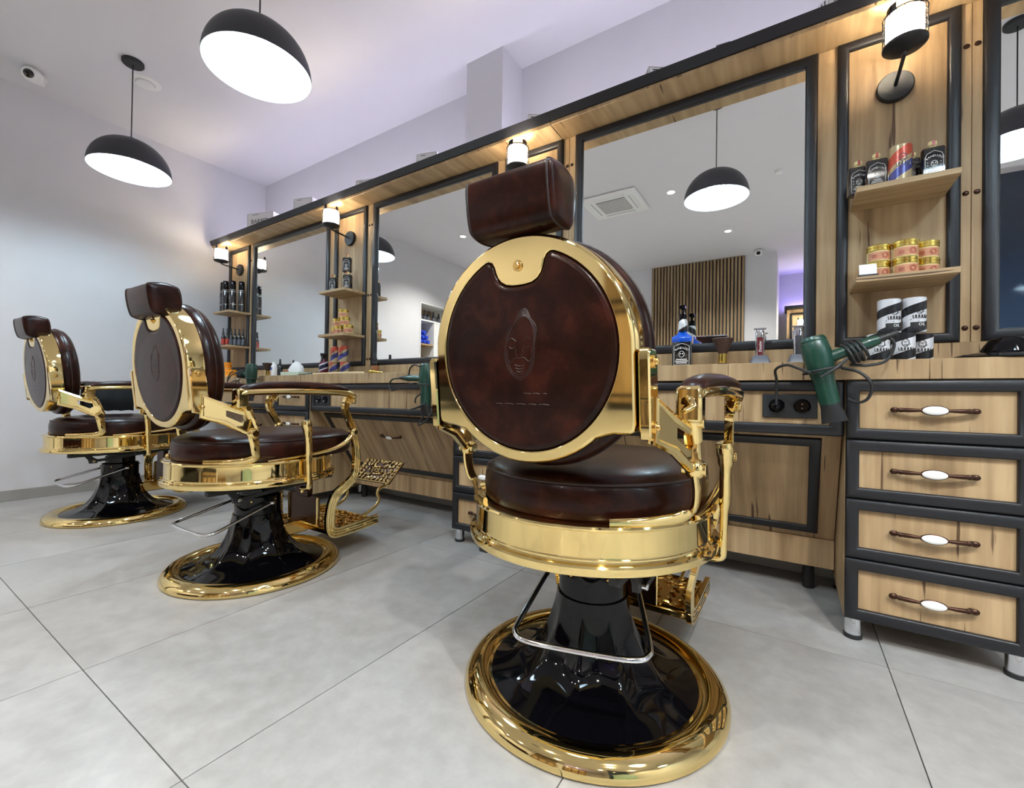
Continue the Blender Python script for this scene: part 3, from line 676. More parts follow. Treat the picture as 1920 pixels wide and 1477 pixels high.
    for x in (-.089, .089): hp.tube([(x, cyc+(y-cyc)*.996, HZ+czc+(z-czc)*.996) for y, z in sec], .0022, 6, (1, 0, 0), True)
    hp.build('headrest_piping', 'stitch', hd)
    MB().cbox(-.02, .02, -.372, -.352, .98+zb, HZ+.02, .003).build('headrest_post', 'blackm', t)
    # both sides
    for s in (-1, 1):
        X = lambda o: o
        br = MB().prism([(-.350, .668), (-.306, .660), (-.300, .672), (-.318, .812), (-.326, .822), (-.360, .822), (-.366, .812)], (.2305 if s > 0 else -.2505), (.2505 if s > 0 else -.2305), 'yz', .003).xf(T((0, 0, zb)))
        br = br.build('back_bracket', 'gold', t)
        bo = MB()
        for y, z in ((-.342, .800), (-.327, .688)): bo.cyl((s*.249, y, z+zb), (s*.255, y, z+zb), .0115, 16); bo.ball((s*.255, y, z+zb), .0065, 10)
        bo.build('bracket_bolt', 'brass', br)
        # openwork plate running forward from the bracket to the rear ball
        O2 = [(-.325, .655), (-.262, .636), (-.205, .600), (-.172, .585), (-.163, .600), (-.178, .640), (-.188, .672), (-.215, .672), (-.265, .692), (-.325, .724)]
        H2 = [(-.262, .655), (-.215, .630), (-.203, .640), (-.207, .658), (-.222, .662), (-.262, .676)]
        pm = MB(); xq = lambda y: s*(.247+max(0, min(1, (y+.325)/.14))*.038)
        V, F = fill_between(O2, H2); th = .008
        pm.add([(xq(y)+th, y, z) for y, z in V], F); pm.add([(xq(y)-th, y, z) for y, z in V], [f[::-1] for f in F])
        for lp, fl_ in ((O2, 0), (H2, 1)):
            n = len(lp); vs = [(xq(y)+th, y, z) for y, z in lp]+[(xq(y)-th, y, z) for y, z in lp]
            pm.add(vs, [((k, (k+1) % n, n+(k+1) % n, n+k) if fl_ else (k, n+k, n+(k+1) % n, (k+1) % n)) for k in range(n)])
        pm.tube([(xq(y), y, z) for y, z in O2], .0105, 8, (1, 0, 0), True)
        pm.xf(T((0, 0, z0))).build('arm_plate', 'gold', t)
        MB().ball((s*.286, -.178, .592), .021, 18).cyl((s*.262, -.178, .592), (s*.308, -.178, .592), .013, 16).xf(T((0, 0, z0))).build('pivot_ball', 'gold', t); MB().ball((s*.289, .254, .572), .020, 18).cyl((s*.268, .254, .572), (s*.31, .254, .572), .012, 16).xf(T((0, 0, z0))).build('pivot_ball', 'gold', t)
        st = MB(); pts = smooth_path([(s*.286, -.178, .590), (s*.289, -.172, .556), (s*.286, -.166, .524), (s*.276, -.160, .502), (s*.252, -.182, .490), (s*.205, -.234, .485), (s*.150, -.276, .484)], 4); n = len(pts)
        st.tube(pts, .01, 12, (1, 0, 0), False, [(.0085-.003*i/n, .019-.010*i/n) for i in range(n)])
        st.xf(T((0, 0, z0))).build('rear_strap', 'gold', t)
        nk = MB(); nk.tube(smooth_path([(s*.284, -.186, .648), (s*.285, -.200, .675), (s*.286, -.212, .700), (s*.287, -.208, .728)], 4), .01, 12, (1, 0, 0), False, [(.017, .013)]*13)
        nk.cyl((s*.264, -.204, .684), (s*.308, -.204, .684), .0115, 14)
        nk.xf(T((0, 0, z0))).build('arm_post', 'gold', t)
        # armrest: gold channel with leather pad
        path = smooth_path([(s*.284, -.226, .694), (s*.285, -.234, .718), (s*.286, -.222, .737), (s*.289, -.185, .744), (s*.297, -.08, .749), (s*.303, .06, .750), (s*.304, .17, .747), (s*.303, .222, .740), (s*.302, .24, .722), (s*.301, .236, .700)], 4)
        n = len(path); al = MB().cbox(s*.286-.023, s*.286+.023, -.243, -.203, .684, .752, .006); fl2 = []
        for i in range(n):
            q = i/(n-1); fl2.append((.0115+.004*math.sin(PI*q), .020+.012*math.sin(PI*min(1, max(0, (q-.1)/.8)))))
        al.tube(path, .01, 16, (0, -.25, 1), False, fl2); ar = al.xf(T((0, 0, z0))).build('armrest', 'gold', t)
        pa = smooth_path([(s*.286, -.225, .744), (s*.289, -.19, .757), (s*.296, -.08, .766), (s*.302, .06, .767), (s*.303, .16, .763), (s*.302, .222, .750)], 4); n = len(pa)
        MB().tube(pa, .01, 16, (0, 0, 1), False, [(.005+.0135*math.sin(PI*i/(n-1))**.6, .014+.0155*math.sin(PI*i/(n-1))**.6) for i in range(n)]).xf(T((0, 0, z0))).build('arm_pad', 'leather', ar)
        # front post, curved stay and footrest strut
        fp = MB(); pth = smooth_path([(.215, .722), (.205, .690), (.212, .655), (.238, .610), (.254, .575)], 5); sweep_yz(fp, pth, .026, .020, lambda q: s*(.300-.011*q))
        fp.cyl((s*.282, .216, .708), (s*.318, .216, .708), .0105, 14); fp.xf(T((0, 0, z0))).build('front_post', 'gold', t)
        cs = MB(); pts = smooth_path([(s*.289, .252, .566), (s*.287, .222, .532), (s*.284, .165, .508), (s*.281, .08, .494), (s*.279, -.04, .486), (s*.276, -.12, .483)], 4); n = len(pts)
        cs.tube(pts, .01, 12, (0, 0, 1), False, [(.010-.005*i/n, .012) for i in range(n)]); cs.xf(T((0, 0, z0))).build('curved_stay', 'gold', t)
        fs = MB(); pth = smooth_path([(.256, .566), (.276, .525), (.292, .47), (.300, .41), (.296, .362), (.262, .325), (.226, .296), (.210, .255), (.207, .20), (.208, .15), (.222, .121), (.26, .113), (.36, .116), (.478, .124)], 5)
        n = len(pth); sweep_yz(fs, pth, [.030+.014*min(1, i/(n*.5)) for i in range(n)], .014, lambda q: s*(.287-.085*min(1, q*1.6)))
        for y in (.30, .40): fs.cyl((s*.2, y, .116), (s*.212, y, .116), .008, 12)
        fs.xf(T((0, 0, z0))).build('footrest_strut', 'gold', t)
        rod = MB(); pts = smooth_path([(s*.125, .42, .128), (s*.125, .48, .140), (s*.125, .535, .165), (s*.125, .556, .195), (s*.125, .545, .222), (s*.125, .553, .248), (s*.125, .60, .262), (s*.125, .64, .29)], 4)
        rod.tube(pts, .01, 10, (1, 0, 0), False, [(.0055, .0085)]*len(pts)); rod.xf(T((0, 0, z0))).build('footrest_rod', 'gold', t)
    tr = MB().cbox(-.197, .197, .215, .478, .106, .126, .003).cbox(-.03, .03, .10, .22, .10, .16, .004).xf(T((0, 0, z0))).build('lower_footplate', 'brass', t)
    filigree(MB(), .185, .118, 1, 3).xf(T((0, .345, .1265+z0))).build('filigree', 'gold', tr)
    Mp = T((0, .656, .318+z0)) @ RX(math.atan2(.106, .112))
    up = MB().cbox(-.147, .147, -.074, .074, -.006, 0, .002).xf(Mp).build('upper_footplate', 'bronze', t)
    filigree(MB(), .142, .070, 1, 5).xf(Mp).build('filigree', 'gold', up)
    sh = MB().cbox(-.05, .05, .20, .226, .26, .40, .003).cbox(-.11, .11, .212, .222, .13, .27, .002).xf(T((0, 0, z0))).build('footrest_shield', 'bronze', t)
    MB().tube([(-.11, .209, .265+z0), (-.11, .209, .135+z0), (.11, .209, .135+z0), (.11, .209, .265+z0)], .006, 8).build('shield_rim', 'gold', sh)
    # recline lever on the right side
    lv_ = MB(); pts = smooth_path([(.311, .012, .634), (.312, .015, .618), (.313, .020, .585), (.312, .026, .53), (.310, .030, .45), (.308, .033, .395), (.307, .034, .368), (.295, .034, .359), (.26, .034, .357)], 4); n = len(pts)
    def wd2(i):
        q = i/(n-1); return (.006, .006) if q < .01 else ((.019, .020) if .08 < q < .2 else ((.017, .018) if q < .27 else ((.009, .011) if q > .45 else (.0125, .015))))
    lv_.tube(pts, .01, 12, (1, 0, 0), False, [wd2(i) for i in range(n)]); lv_.cyl((.262, .034, .338), (.262, .034, .358), .006, 10)
    lv_.xf(T((0, 0, z0))).build('recline_lever', 'gold', t)
    return t
barber_chair((-.441, 1.097, 0), math.radians(-1.2), 'nearest gold barber chair with brown leather back towards the camera', .010, .050, math.radians(17), -.010)
barber_chair((-1.928, 1.000, 0), math.radians(1), 'middle gold and brown leather barber chair with its footrest in view')
barber_chair((-3.434, .961, 0), math.radians(1), 'farthest gold barber chair at the left edge near the white wall', .012)
cp = thing('barber_cape', 'black cloth hanging over the far armrest of the farthest chair', 'cape', (-3.434, .961, .012), math.radians(1))
m_ = MB(); L = []
for i, (dx, z) in enumerate([(-.345, .60), (-.343, .68), (-.342, .745), (-.332, .772), (-.30, .782), (-.268, .772), (-.258, .745), (-.257, .68), (-.258, .60)]):
    L.append([(dx+.004*math.sin(j*1.7+i), -.10+.235*j/11+(.006 if z < .7 else 0)*(j/11-.5), z+.003*math.sin(j*2.1)) for j in range(12)])
a = len(m_.v); m_.add([p for l in L for p in l], [(i*12+j, i*12+j+1, (i+1)*12+j+1, (i+1)*12+j) for i in range(8) for j in range(11)])
o = m_.build('cloth', 'cape', cp); md = o.modifiers.new('thick', 'SOLIDIFY'); md.thickness = .004; md.offset = 0
# ------------------------------------------------------------------ grooming products
WT = .8685
def flask(loc, rz, label):
    t = thing('hair_tonic_flask', label, 'bottle', loc, rz, 'black flat flasks')
    o = [(.028, .0), (.028, .010), (.024, .015), (-.024, .015), (-.028, .010), (-.028, -.010), (-.024, -.015), (.024, -.015), (.028, -.010)][1:]
    MB().rings([[(x, y, z) for x, y in offset(o, d)] for d, z in ((-.002, 0), (0, .002), (0, .086), (-.003, .092), (-.006, .0935))]).build('body', 'flask', t)
    MB().cyl((0, 0, .0935), (0, 0, .101), .0085, 14).cyl((0, 0, .100), (0, 0, .113), .0105, 14).build('cap', 'cream', t)
    MB().box(-.0035, .0035, -.0112, .0112, .098, .1135).build('cap_seal', 'red', t, False)
    lb = MB(); y = -.0154; q = [(-.020, .008), (.020, .008), (.021, .060), (.017, .071), (.008, .076), (0, .080), (-.008, .076), (-.017, .071), (-.021, .060)]
    lb.tube([(x, y, z) for x, z in q], .0007, 4, (0, 1, 0), True)
    for k, c in enumerate('BANDIDO'):
        a = (k-3)*.26; text(lb, c, .0085, T((.024*math.sin(a), y-.0003, .038+.026*math.cos(a))) @ RY(a))
    lb.tube([(.0072*math.cos(k*PI/8), y, .041+.009*math.sin(k*PI/8)) for k in range(16)], .0008, 4, (0, 1, 0), True)
    for px_, pz in ((-.003, .043), (.003, .043)): lb.box(px_-.0016, px_+.0016, y-.0004, y+.0002, pz-.0014, pz+.0014)
    for z in (.034, .037): lb.box(-.003, .003, y-.0004, y+.0002, z, z+.001)
    for i, w in ((0, .010), (1, .015), (2, .013), (3, .009)): lb.box(-w, w, y-.0004, y+.0002, .0125+.0045*i, .0142+.0045*i)
    for sx in (-.015, .015):
        for z in (.036, .045): lb.box(sx-.001, sx+.001, y-.0004, y+.0002, z-.001, z+.001)
    lb.build('label_print', 'white', t, False); return t
def can(loc, rz, label, h, mat, group, r=.0288, words=None):
    t = thing('tin_can', label, 'can', loc, rz, group)
    MB().lathe([(r-.0015, 0), (r, .0015), (r, h-.002), (r-.0012, h-.0005), (r-.002, h), (r-.004, h-.003)], 36).build('body', mat, t)
    lb = MB(); rr2 = r+.0003; z0 = h*.62; W = lambda x, z: (rr2*math.sin(x/rr2), -rr2*math.cos(x/rr2), z)
    lb.tube([W(.0085*math.cos(k*PI/8), z0+.011*math.sin(k*PI/8)) for k in range(16)], .0011, 4, None, True)
    lb.tube([W(-.004, z0+.004), W(.0, z0+.001), W(.004, z0+.004)], .001, 4); lb.tube([W(-.004, z0-.005), W(0, z0-.0065), W(.004, z0-.005)], .001, 4)
    zz = z0-.026
    for k in range(5):      # hand lettered strokes of the name, illegible in the photograph
        x = -.016+.0075*k; lb.tube([W(x, zz+.012), W(x+.001, zz+.001), W(x+.005, zz+.002), W(x+.006, zz+.012)], .0012, 4)
    lb.tube([W(-.022, zz-.003), W(.004, zz+.018), W(.012, zz+.022)], .0011, 4); lb.tube([W(-.004, zz-.006), W(.02, zz+.006)], .0011, 4)
    lb.build('label_print', 'ink' if mat == 'bands' else 'navy', t, False)
    if words:
        pb = MB(); n = 10; a0 = .034; vs = []
        for k in range(n+1):
            x = -.022+.044*k/n; vs += [W(x, .012), W(x, .030)]
        pb.add(vs, [(2*k, 2*k+2, 2*k+3, 2*k+1) for k in range(n)]); pb.build('label_band', 'ink', t, False)
        text(MB(), words, .012, T((0, 0, .0225)) @ RZ(.2), r+.0007).build('lettering', 'white', t, False)
    return t
def tub(loc, rz, label, r=.031, h=.053):
    t = thing('wax_tub', label, 'jar', loc, rz, 'gold lidded wax tubs')
    MB().lathe([(r-.003, 0), (r-.001, .002), (r-.001, h*.62), (r-.003, h*.64)], 32).build('body', 'cream', t)
    rp = r-.0005; vs = []; n = 26
    for k in range(n+1):
        a = -1.25+2.5*k/n; vs += [(rp*math.sin(a), -rp*math.cos(a), .0045), (rp*math.sin(a), -rp*math.cos(a), h*.56)]
    lab = MB().add(vs, [(2*k, 2*k+2, 2*k+3, 2*k+1) for k in range(n)]).build('label', 'peach', t)
    lb = MB(); W = lambda x, z: ((rp+.0004)*math.sin(x/rp), -(rp+.0004)*math.cos(x/rp), z)
    for rad in (.0085, .0055): lb.tube([W(.010+rad*math.cos(k*PI/8), .017+rad*math.sin(k*PI/8)) for k in range(16)], .0007, 4, None, True)
    for k in range(3): lb.tube([W(-.024, .012+.004*k), W(-.017, .012+.004*k), W(-.010, .012+.004*k)], .0009, 4)
    lb.build('label_print', 'red', lab, False)
    MB().lathe([(r-.002, h*.64), (r+.0005, h*.66), (r+.0005, h*.76), (r-.0008, h*.78), (r-.0008, h*.82), (r+.001, h*.84), (r+.001, h*.97), (r-.001, h), (r-.004, h-.001)], 36).build('lid', 'goldlid', t); return t
z1, z2 = 1.4143, 1.1303
flask((.176, 1.812, z1), .12, 'black flask at the left end of the rightmost panel upper shelf')
flask((.219, 1.785, z1), .05, 'black flask with cream cap left of the red and blue can')
can((.274, 1.772, z1), .1, 'red cream and blue can between black flasks on the upper shelf', .112, 'multi', 'red cream and blue cans')
flask((.312, 1.835, z1), -.05, 'black flask half hidden right behind the red and blue can on the shelf')
flask((.350, 1.785, z1), .1, 'black flask at the right end of the rightmost panel upper shelf')
for x, y, k, l in ((.229, 1.805, 0, 'wax tub under the left stack, behind the small card'), (.229, 1.803, 1, 'wax tub on top of the left stack behind the small card'),
                   (.291, 1.785, 0, 'lower wax tub of the front centre stack on the lower shelf'), (.291, 1.786, 1, 'upper wax tub of the front centre stack on the lower shelf'),
                   (.346, 1.83, 0, 'lower wax tub of the right stack on the rightmost panel'), (.345, 1.83, 1, 'upper wax tub of the right stack on the rightmost panel')):
    tub((x, y, z2+.0532*k), .1, l)
t = thing('card_stand', 'small white card in a black holder before the wax tubs', 'card', (.197, 1.748, z2), .1)
MB().prism([(-.012, 0), (.010, 0), (.006, .010), (-.009, .007)], -.024, .024, 'yz', .001).build('base', 'black', t); MB().cbox(-.022, .022, -.001, .0005, .008, .042, .0004).xf(RX(-.15)).build('card', 'paper', t)
for i, (x, y, l) in enumerate(((.226, 1.775, 'left can in the lower row of striped black and silver cans'), (.285, 1.775, 'middle can in the lower row of striped black and silver cans'), (.336, 1.83, 'right can in the lower row of striped black and silver cans'))):
    can((x, y, WT), .15-.1*i, l, .083, 'bands', 'black and silver striped cans')
can((.252, 1.78, WT+.0835), .35, 'left striped black and silver can of the upper pair', .106, 'bands', 'black and silver striped cans', .0288, 'OIL')
can((.3115, 1.785, WT+.0835), .30, 'right striped black and silver can of the upper pair', .106, 'bands', 'black and silver striped cans', .0288, 'OIL')
t = thing('black_hat', 'glossy black plastic hat shaped dish with wide brim at the right edge of the worktop', 'hat', (.515, 1.797, WT))
hp = MB().lathe([(.100, .004), (.118, .001), (.121, .004), (.105, .011), (.075, .016), (.060, .020), (.050, .036), (.040, .052), (.030, .059), (.010, .060)], 48, (0, 0, 0), lambda th, i: 1+.03*math.cos(4*th)*(i > 5), False).xf(Matrix.Diagonal((1, .70, 1, 1)))
hp.build('brim_and_crown', 'gloss', t)
# left panels
flask((-2.555, 1.785, z1), .25, 'black flask at the left of the second panel upper shelf')
flask((-2.412, 1.785, z1), .35, 'black flask at the right of the second panel upper shelf')
flask((-2.490, 1.845, z1), .3, 'black flask standing behind the pair on the second panel')
flask((-2.425, 1.790, z1+.1138), .5, 'topmost black flask stacked on another on the second panel')
for x, y, k, l in ((-2.565, 1.815, 0, 'leftmost bottom wax tub on the second panel lower shelf'), (-2.492, 1.79, 0, 'middle bottom wax tub on the second panel lower shelf'), (-2.402, 1.79, 0, 'rightmost bottom wax tub on the second panel lower shelf'),
                   (-2.530, 1.803, 1, 'left wax tub in the middle tier on the second panel'), (-2.437, 1.79, 1, 'right wax tub in the middle tier on the second panel'), (-2.458, 1.795, 2, 'top wax tub crowning the pile on the second panel')):
    tub((x, y, z2+.0532*k), random.uniform(.3, 1.0), l)
for x, y, z, h, l in ((-2.555, 1.80, WT, .08, 'bottom left red cream and blue can on the left worktop'), (-2.440, 1.80, WT, .08, 'bottom right red cream and blue can on the left worktop'),
                      (-2.548, 1.803, WT+.0805, .105, 'upper left red cream and blue can, half turned, on the left worktop'), (-2.462, 1.80, WT+.0805, .105, 'upper right red cream and blue can on the left worktop')):
    can((x, y, z), .5, l, h, 'multi', 'red cream and blue cans', .031)
def spraycan(x, y, l):
    t = thing('spray_can', l, 'spray can', (x, y, z1), 0, 'black hair spray cans')
    MB().lathe([(.022, 0), (.0245, .003), (.0245, .170), (.020, .182)], 28).build('body', 'flask', t); MB().lathe([(.021, .182), (.0225, .184), (.0215, .252), (.019, .256)], 28).build('cap', 'gloss', t)
    lb = MB()
    for z in (.06, .165, .178): lb.lathe([(.0249, z), (.0249, z+.004)], 28, (0, 0, 0), None, False, False)
    W = lambda x_, z_: (.025*math.sin(x_/.025), -.025*math.cos(x_/.025), z_)
    lb.tube([W(.010*math.cos(k*PI/8), .12+.016*math.sin(k*PI/8)) for k in range(16)], .0012, 4, None, True)
    for k in range(4): lb.tube([W(-.012, .075+.008*k), W(0, .075+.008*k), W(.012, .075+.008*k)], .0011, 4)
    lb.build('label_print', 'steel', t)
for x, y, l in ((-4.062, 1.785, 'leftmost tall black hair spray can by the left wall'), (-3.990, 1.772, 'tall black spray can second from the left wall'), (-3.930, 1.80, 'tall black spray can third from the left, set back'), (-3.890, 1.850, 'tall black spray can standing apart on the right of the shelf')): spraycan(x, y, l)
def dropper(loc, label, mat, h=.15, r=.0165, glass='flask'):
    t = thing('dropper_bottle', label, 'bottle', loc, .4, 'small bottles with black tops')
    MB().lathe([(r-.002, 0), (r, .002), (r, h*.48), (r*.75, h*.58), (r*.5, h*.62)], 22).build('body', glass, t)
    MB().lathe([(r*1.02, h*.08), (r*1.02, h*.40)], 22, (0, 0, 0), None, False, False).build('label', mat, t)
    MB().lathe([(r*.6, h*.60), (r*.62, h*.74), (r*.42, h*.77), (r*.36, h*.97), (r*.2, h)], 18).build('cap', 'blackm', t); return t
for k, (x, m, l) in enumerate(((0, 'red', 'leftmost red labelled small bottle on the far left shelf'), (1, 'red', 'second red labelled small bottle on the far left shelf'), (2, 'greyp', 'first grey labelled small bottle right of the red ones'), (3, 'greyp', 'second grey labelled small bottle right of the red ones'), (4, 'greyp', 'third grey labelled small bottle right of the red ones'), (5, 'greyp', 'last grey labelled small bottle at the shelf right end'))):
    dropper((-4.005+.021*x, 1.766+.0215*x, z2), l, m, .15, .0145)
def jar(loc, l):
    t = thing('orange_jar', l, 'jar', loc, .3, 'orange hair wax jars')
    MB().lathe([(.040, 0), (.043, .003), (.043, .036), (.040, .039)], 30).build('body', 'orange', t); MB().lathe([(.042, .039), (.0445, .041), (.0445, .060), (.042, .063), (.036, .0625)], 30).build('lid', 'orange', t)
    MB().lathe([(.0433, .010), (.0433, .014)], 30, (0, 0, 0), None, False, False).build('label_print', 'cream', t)
jar((-4.095, 1.80, WT), 'bottom left orange jar on the far left worktop'); jar((-3.945, 1.80, WT), 'bottom right orange jar on the far left worktop'); jar((-4.025, 1.80, WT+.0632), 'orange jar stacked on top of two others')
# ------------------------------------------------------------------ tools in front of the mirrors
t = thing('spray_bottle', 'square bottle of blue liquid with black label and pump', 'bottle', (-.366, 1.815, WT), .05)
sq = lambda a, z: [(a*x, a*.72*y, z) for x, y in ((1, -.8), (1, .8), (.8, 1), (-.8, 1), (-1, .8), (-1, -.8), (-.8, -1), (.8, -1))]
MB().rings([sq(.034, 0), sq(.036, .002), sq(.036, .095)], True, False).build('lower_body', 'flask', t)
MB().rings([sq(.0358, .095), sq(.036, .100), sq(.038, .108), sq(.036, .116), sq(.024, .124), sq(.017, .130), sq(.014, .145)]).build('shoulder', 'blue', t)
MB().lathe([(.0175, .138), (.0185, .142), (.0165, .178), (.0135, .186)], 24).build('neck_wrap', 'bands', t)
MB().lathe([(.014, .186), (.015, .190), (.015, .206), (.008, .210), (.005, .212), (.005, .226)], 20).cbox(-.0105, .0105, -.026, .010, .226, .240, .003).cyl((0, -.026, .232), (0, -.034, .231), .003, 10).build('pump_head', 'gloss', t)
lb = MB(); y = -.0264; q = [(-.028, .006), (.028, .006), (.028, .078), (.016, .084), (0, .089), (-.016, .084), (-.028, .078)]; lb.tube([(x, y, z) for x, z in q], .0009, 4, (0, 1, 0), True)
for k, c in enumerate('BANDIDO'): a = (k-3)*.21; text(lb, c, .0115, T((.036*math.sin(a), y-.0003, .037+.034*math.cos(a))) @ RY(a))
lb.tube([(.010*math.cos(k*PI/8), y, .047+.012*math.sin(k*PI/8)) for k in range(16)], .001, 4, (0, 1, 0), True)
for sx in (-.004, .004): lb.box(sx-.002, sx+.002, y-.0005, y, .047, .051)
for i, w in ((0, .020), (1, .024), (2, .020)): lb.box(-w, w, y-.0005, y, .011+.007*i, .0145+.007*i)
lb.build('label_print', 'white', t, False)
def brush(loc, l, s=1):
    t = thing('neck_brush', l, 'brush', loc, 0, 'neck dusting brushes')
    MB().lathe([(.0165*s, 0), (.0175*s, .002), (.0165*s, .008)], 24).build('base', 'blackm', t); MB().lathe([(.0135*s, .008), (.0145*s, .011), (.0140*s, .042*s), (.0145*s, .046*s)], 24).build('ferrule', 'goldlid', t)
    MB().lathe([(.0148*s, .045*s), (.022*s, .064*s), (.034*s, .090*s), (.0385*s, .100*s), (.034*s, .1035*s), (.015*s, .1055*s)], 40, (0, 0, 0), lambda th, i: 1+.02*math.sin(17*th)).build('bristles', 'bristle', t)
brush((-.222, 1.815, WT), 'brown neck brush with gold ferrule right of the blue bottle'); brush((-3.39, 1.81, WT), 'brown neck brush with gold ferrule on the far left worktop', 1.0)
def trimmer(loc, label, panel, words, h=.128, w=1.0, tilt=-.12):
    t = thing('hair_trimmer', label, 'trimmer', loc, .12, 'hair trimmers in charging stands')
    MB().rings([[(x*a, y*b, z) for x, y in ((1, -.8), (1, .8), (.8, 1), (-.8, 1), (-1, .8), (-1, -.8), (-.8, -1), (.8, -1))] for a, b, z in ((.033, .030, 0), (.034, .031, .003), (.027, .024, .022), (.021, .018, .034))]).build('stand', 'greyp', t)
    Mx = T((0, .0, .02)) @ RX(tilt)
    sec = [(.0125, 0), (.0145, .012), (.0155, .04), (.0150, .07), (.0165, .092), (.0150, .104)]
    MB().rings([[(x*r*w, y*r*.85, z) for x, y in [(math.cos(k*PI/8), math.sin(k*PI/8)) for k in range(16)]] for r, z in sec]).xf(Mx).build('body', 'chrome', t)
    pa = MB(); vs = []
    for k, z in enumerate((.010, .03, .055, .080)):
        for xx in (-1, -.5, 0, .5, 1): vs.append((xx*.0098*w, -.0152*.9*math.sqrt(max(0, 1-(xx*.62)**2))-.0008, z))
    pa.add(vs, [(5*i+j, 5*i+j+1, 5*i+j+6, 5*i+j+5) for i in range(3) for j in range(4)]).xf(Mx).build('front_panel', panel, t)
    MB().cbox(-.012*w, .012*w, -.008, .008, .104, .112, .002).cbox(-.0195*w, .0195*w, -.010, .004, .112, .1165, .001).xf(Mx).build('blade', 'steel', t)
    if words: text(MB(), words, .0125, Mx @ T((0, -.0158, .046)) @ RY(-PI/2)).build('lettering', 'white', t, False)
trimmer((-.100, 1.825, WT), 'chrome hair trimmer with burgundy front in a grey stand', 'burg', 'Detailer')
trimmer((.016, 1.835, WT), 'chrome hair trimmer with black grip behind the hair dryer', 'blackm', None, .15, 1.0, -.06)
def dryer(loc, label, rx, ry, hd, cords, plug=None):
    t = thing('hair_dryer', label, 'hair dryer', loc, 0, 'green hair dryers hung on the worktop edge')
    Mx = RY(ry) @ RX(rx)
    b = MB().lathe([(.012, .004), (.028, .001), (.034, -.010), (.0385, -.040), (.0395, -.065), (.037, -.095), (.032, -.118), (.029, -.140), (.0275, -.20), (.0255, -.215)][::-1], 40)
    b.xf(Mx).build('housing', 'green', t)
    MB().lathe([(.030, .0015), (.0348, -.008), (.0352, -.012), (.0345, -.015)][::-1], 36, (0, 0, 0), None, False, False).xf(Mx).build('rear_ring', 'green', t)
    nz = MB(); L = []
    for z, a, bb in ((-.208, .0262, .0262), (-.222, .0268, .0255), (-.240, .030, .017), (-.268, .034, .009)): L.append([(a*math.cos(k*PI/12), bb*math.sin(k*PI/12), z) for k in range(24)])
    nz.rings(L[::-1]).xf(Mx).build('nozzle', 'blackm', t)
    d = Vector(hd).normalized(); p0 = Mx @ Vector((0, 0, -.075)); P = [p0+d*q for q in (.02, .05, .09, .135, .158)]
    MB().tube(P, [.019, .0175, .0165, .018, .0145], 18).build('handle', 'green', t)
    MB().tube([P[-1]+d*q for q in (0, .006, .012, .018, .024, .03, .036, .042, .05)], [.0125, .010, .0115, .009, .0105, .008, .0095, .007, .0055], 12).build('cable_guard', 'rubber', t)
    cb = MB()
    for c in cords: cb.tube(smooth_path(c, 5), .0042, 8)
    cb.build('cable', 'rubber', t)
    hk = MB(); hk.tube([((.047)*math.cos(k*PI/10), .047*math.sin(k*PI/10), -.105) for k in range(20)], .004, 8, (0, 0, 1), True); hk.xf(Mx); 
    hk.build('holder_ring', 'blackm', t); return t
def coil(c, d, r, n, ph=0, pitch=.006):
    d = Vector(d).normalized(); a = d.orthogonal().normalized(); b = d.cross(a); out = []
    for k in range(int(n*12)+1):
        q = 2*PI*k/12+ph; out.append(tuple(Vector(c)+a*(r*math.cos(q)*1.25)+b*(r*math.sin(q))+d*(pitch*k/12)))
    return out
hd = (.86, .10, .36)
dryer((.052, 1.655, .937), 'green hair dryer hanging nozzle down between trimmer and striped cans', 0, -.22, hd,
      [coil((.085, .012, -.055), hd, .028, 3.5, 0, .012), [(.075, .02, -.09), (.045, .0, -.10), (.0, -.035, -.112), (-.035, -.04, -.098), (-.068, -.03, -.085), (-.098, .0, -.097), (-.096, .03, -.13), (-.096, .048, -.18), (-.096, .050, -.212)],
       [(.075, .015, -.095), (.115, -.01, -.11), (.142, -.02, -.145), (.137, -.01, -.185), (.115, .0, -.20), (.09, .01, -.19)], [(.02, -.05, -.125), (.055, -.05, -.10), (.085, -.03, -.07)],
       [(.165, .02, -.005), (.19, .02, -.012), (.197, .02, -.035), (.18, .02, -.075), (.14, .02, -.088), (.095, .02, -.085)]])
t = thing('power_plug', 'round black plug in the left outlet of the right socket', 'plug', (-.044, 1.7365, .722)); MB().lathe([(.006, .034), (.012, .03), (.0185, .012), (.0185, .0)][::-1], 22).xf(RX(PI/2)).build('body', 'gloss', t)
dryer((-1.582, 1.655, .902), 'green hair dryer left of the nearest chair with its handle pointing left', 0, .02, (-1, .04, .03),
      [[(-.205, .0, -.072), (-.245, -.005, -.076), (-.265, -.01, -.10), (-.25, -.015, -.135), (-.20, -.02, -.132), (-.14, -.02, -.112), (-.07, -.02, -.10)], [(-.01, -.045, -.015), (-.06, -.03, -.005), (-.11, -.01, -.02), (-.13, .0, -.055)],
       [(.01, -.045, -.15), (-.04, -.035, -.175), (-.06, -.02, -.20)], [(.03, -.035, -.20), (-.03, -.04, -.225), (-.085, -.02, -.235), (-.02, .03, -.215), (.04, .0, -.235), (.02, -.02, -.29), (-.035, -.02, -.315), (-.03, -.01, -.29), (0, 0, -.25)]])
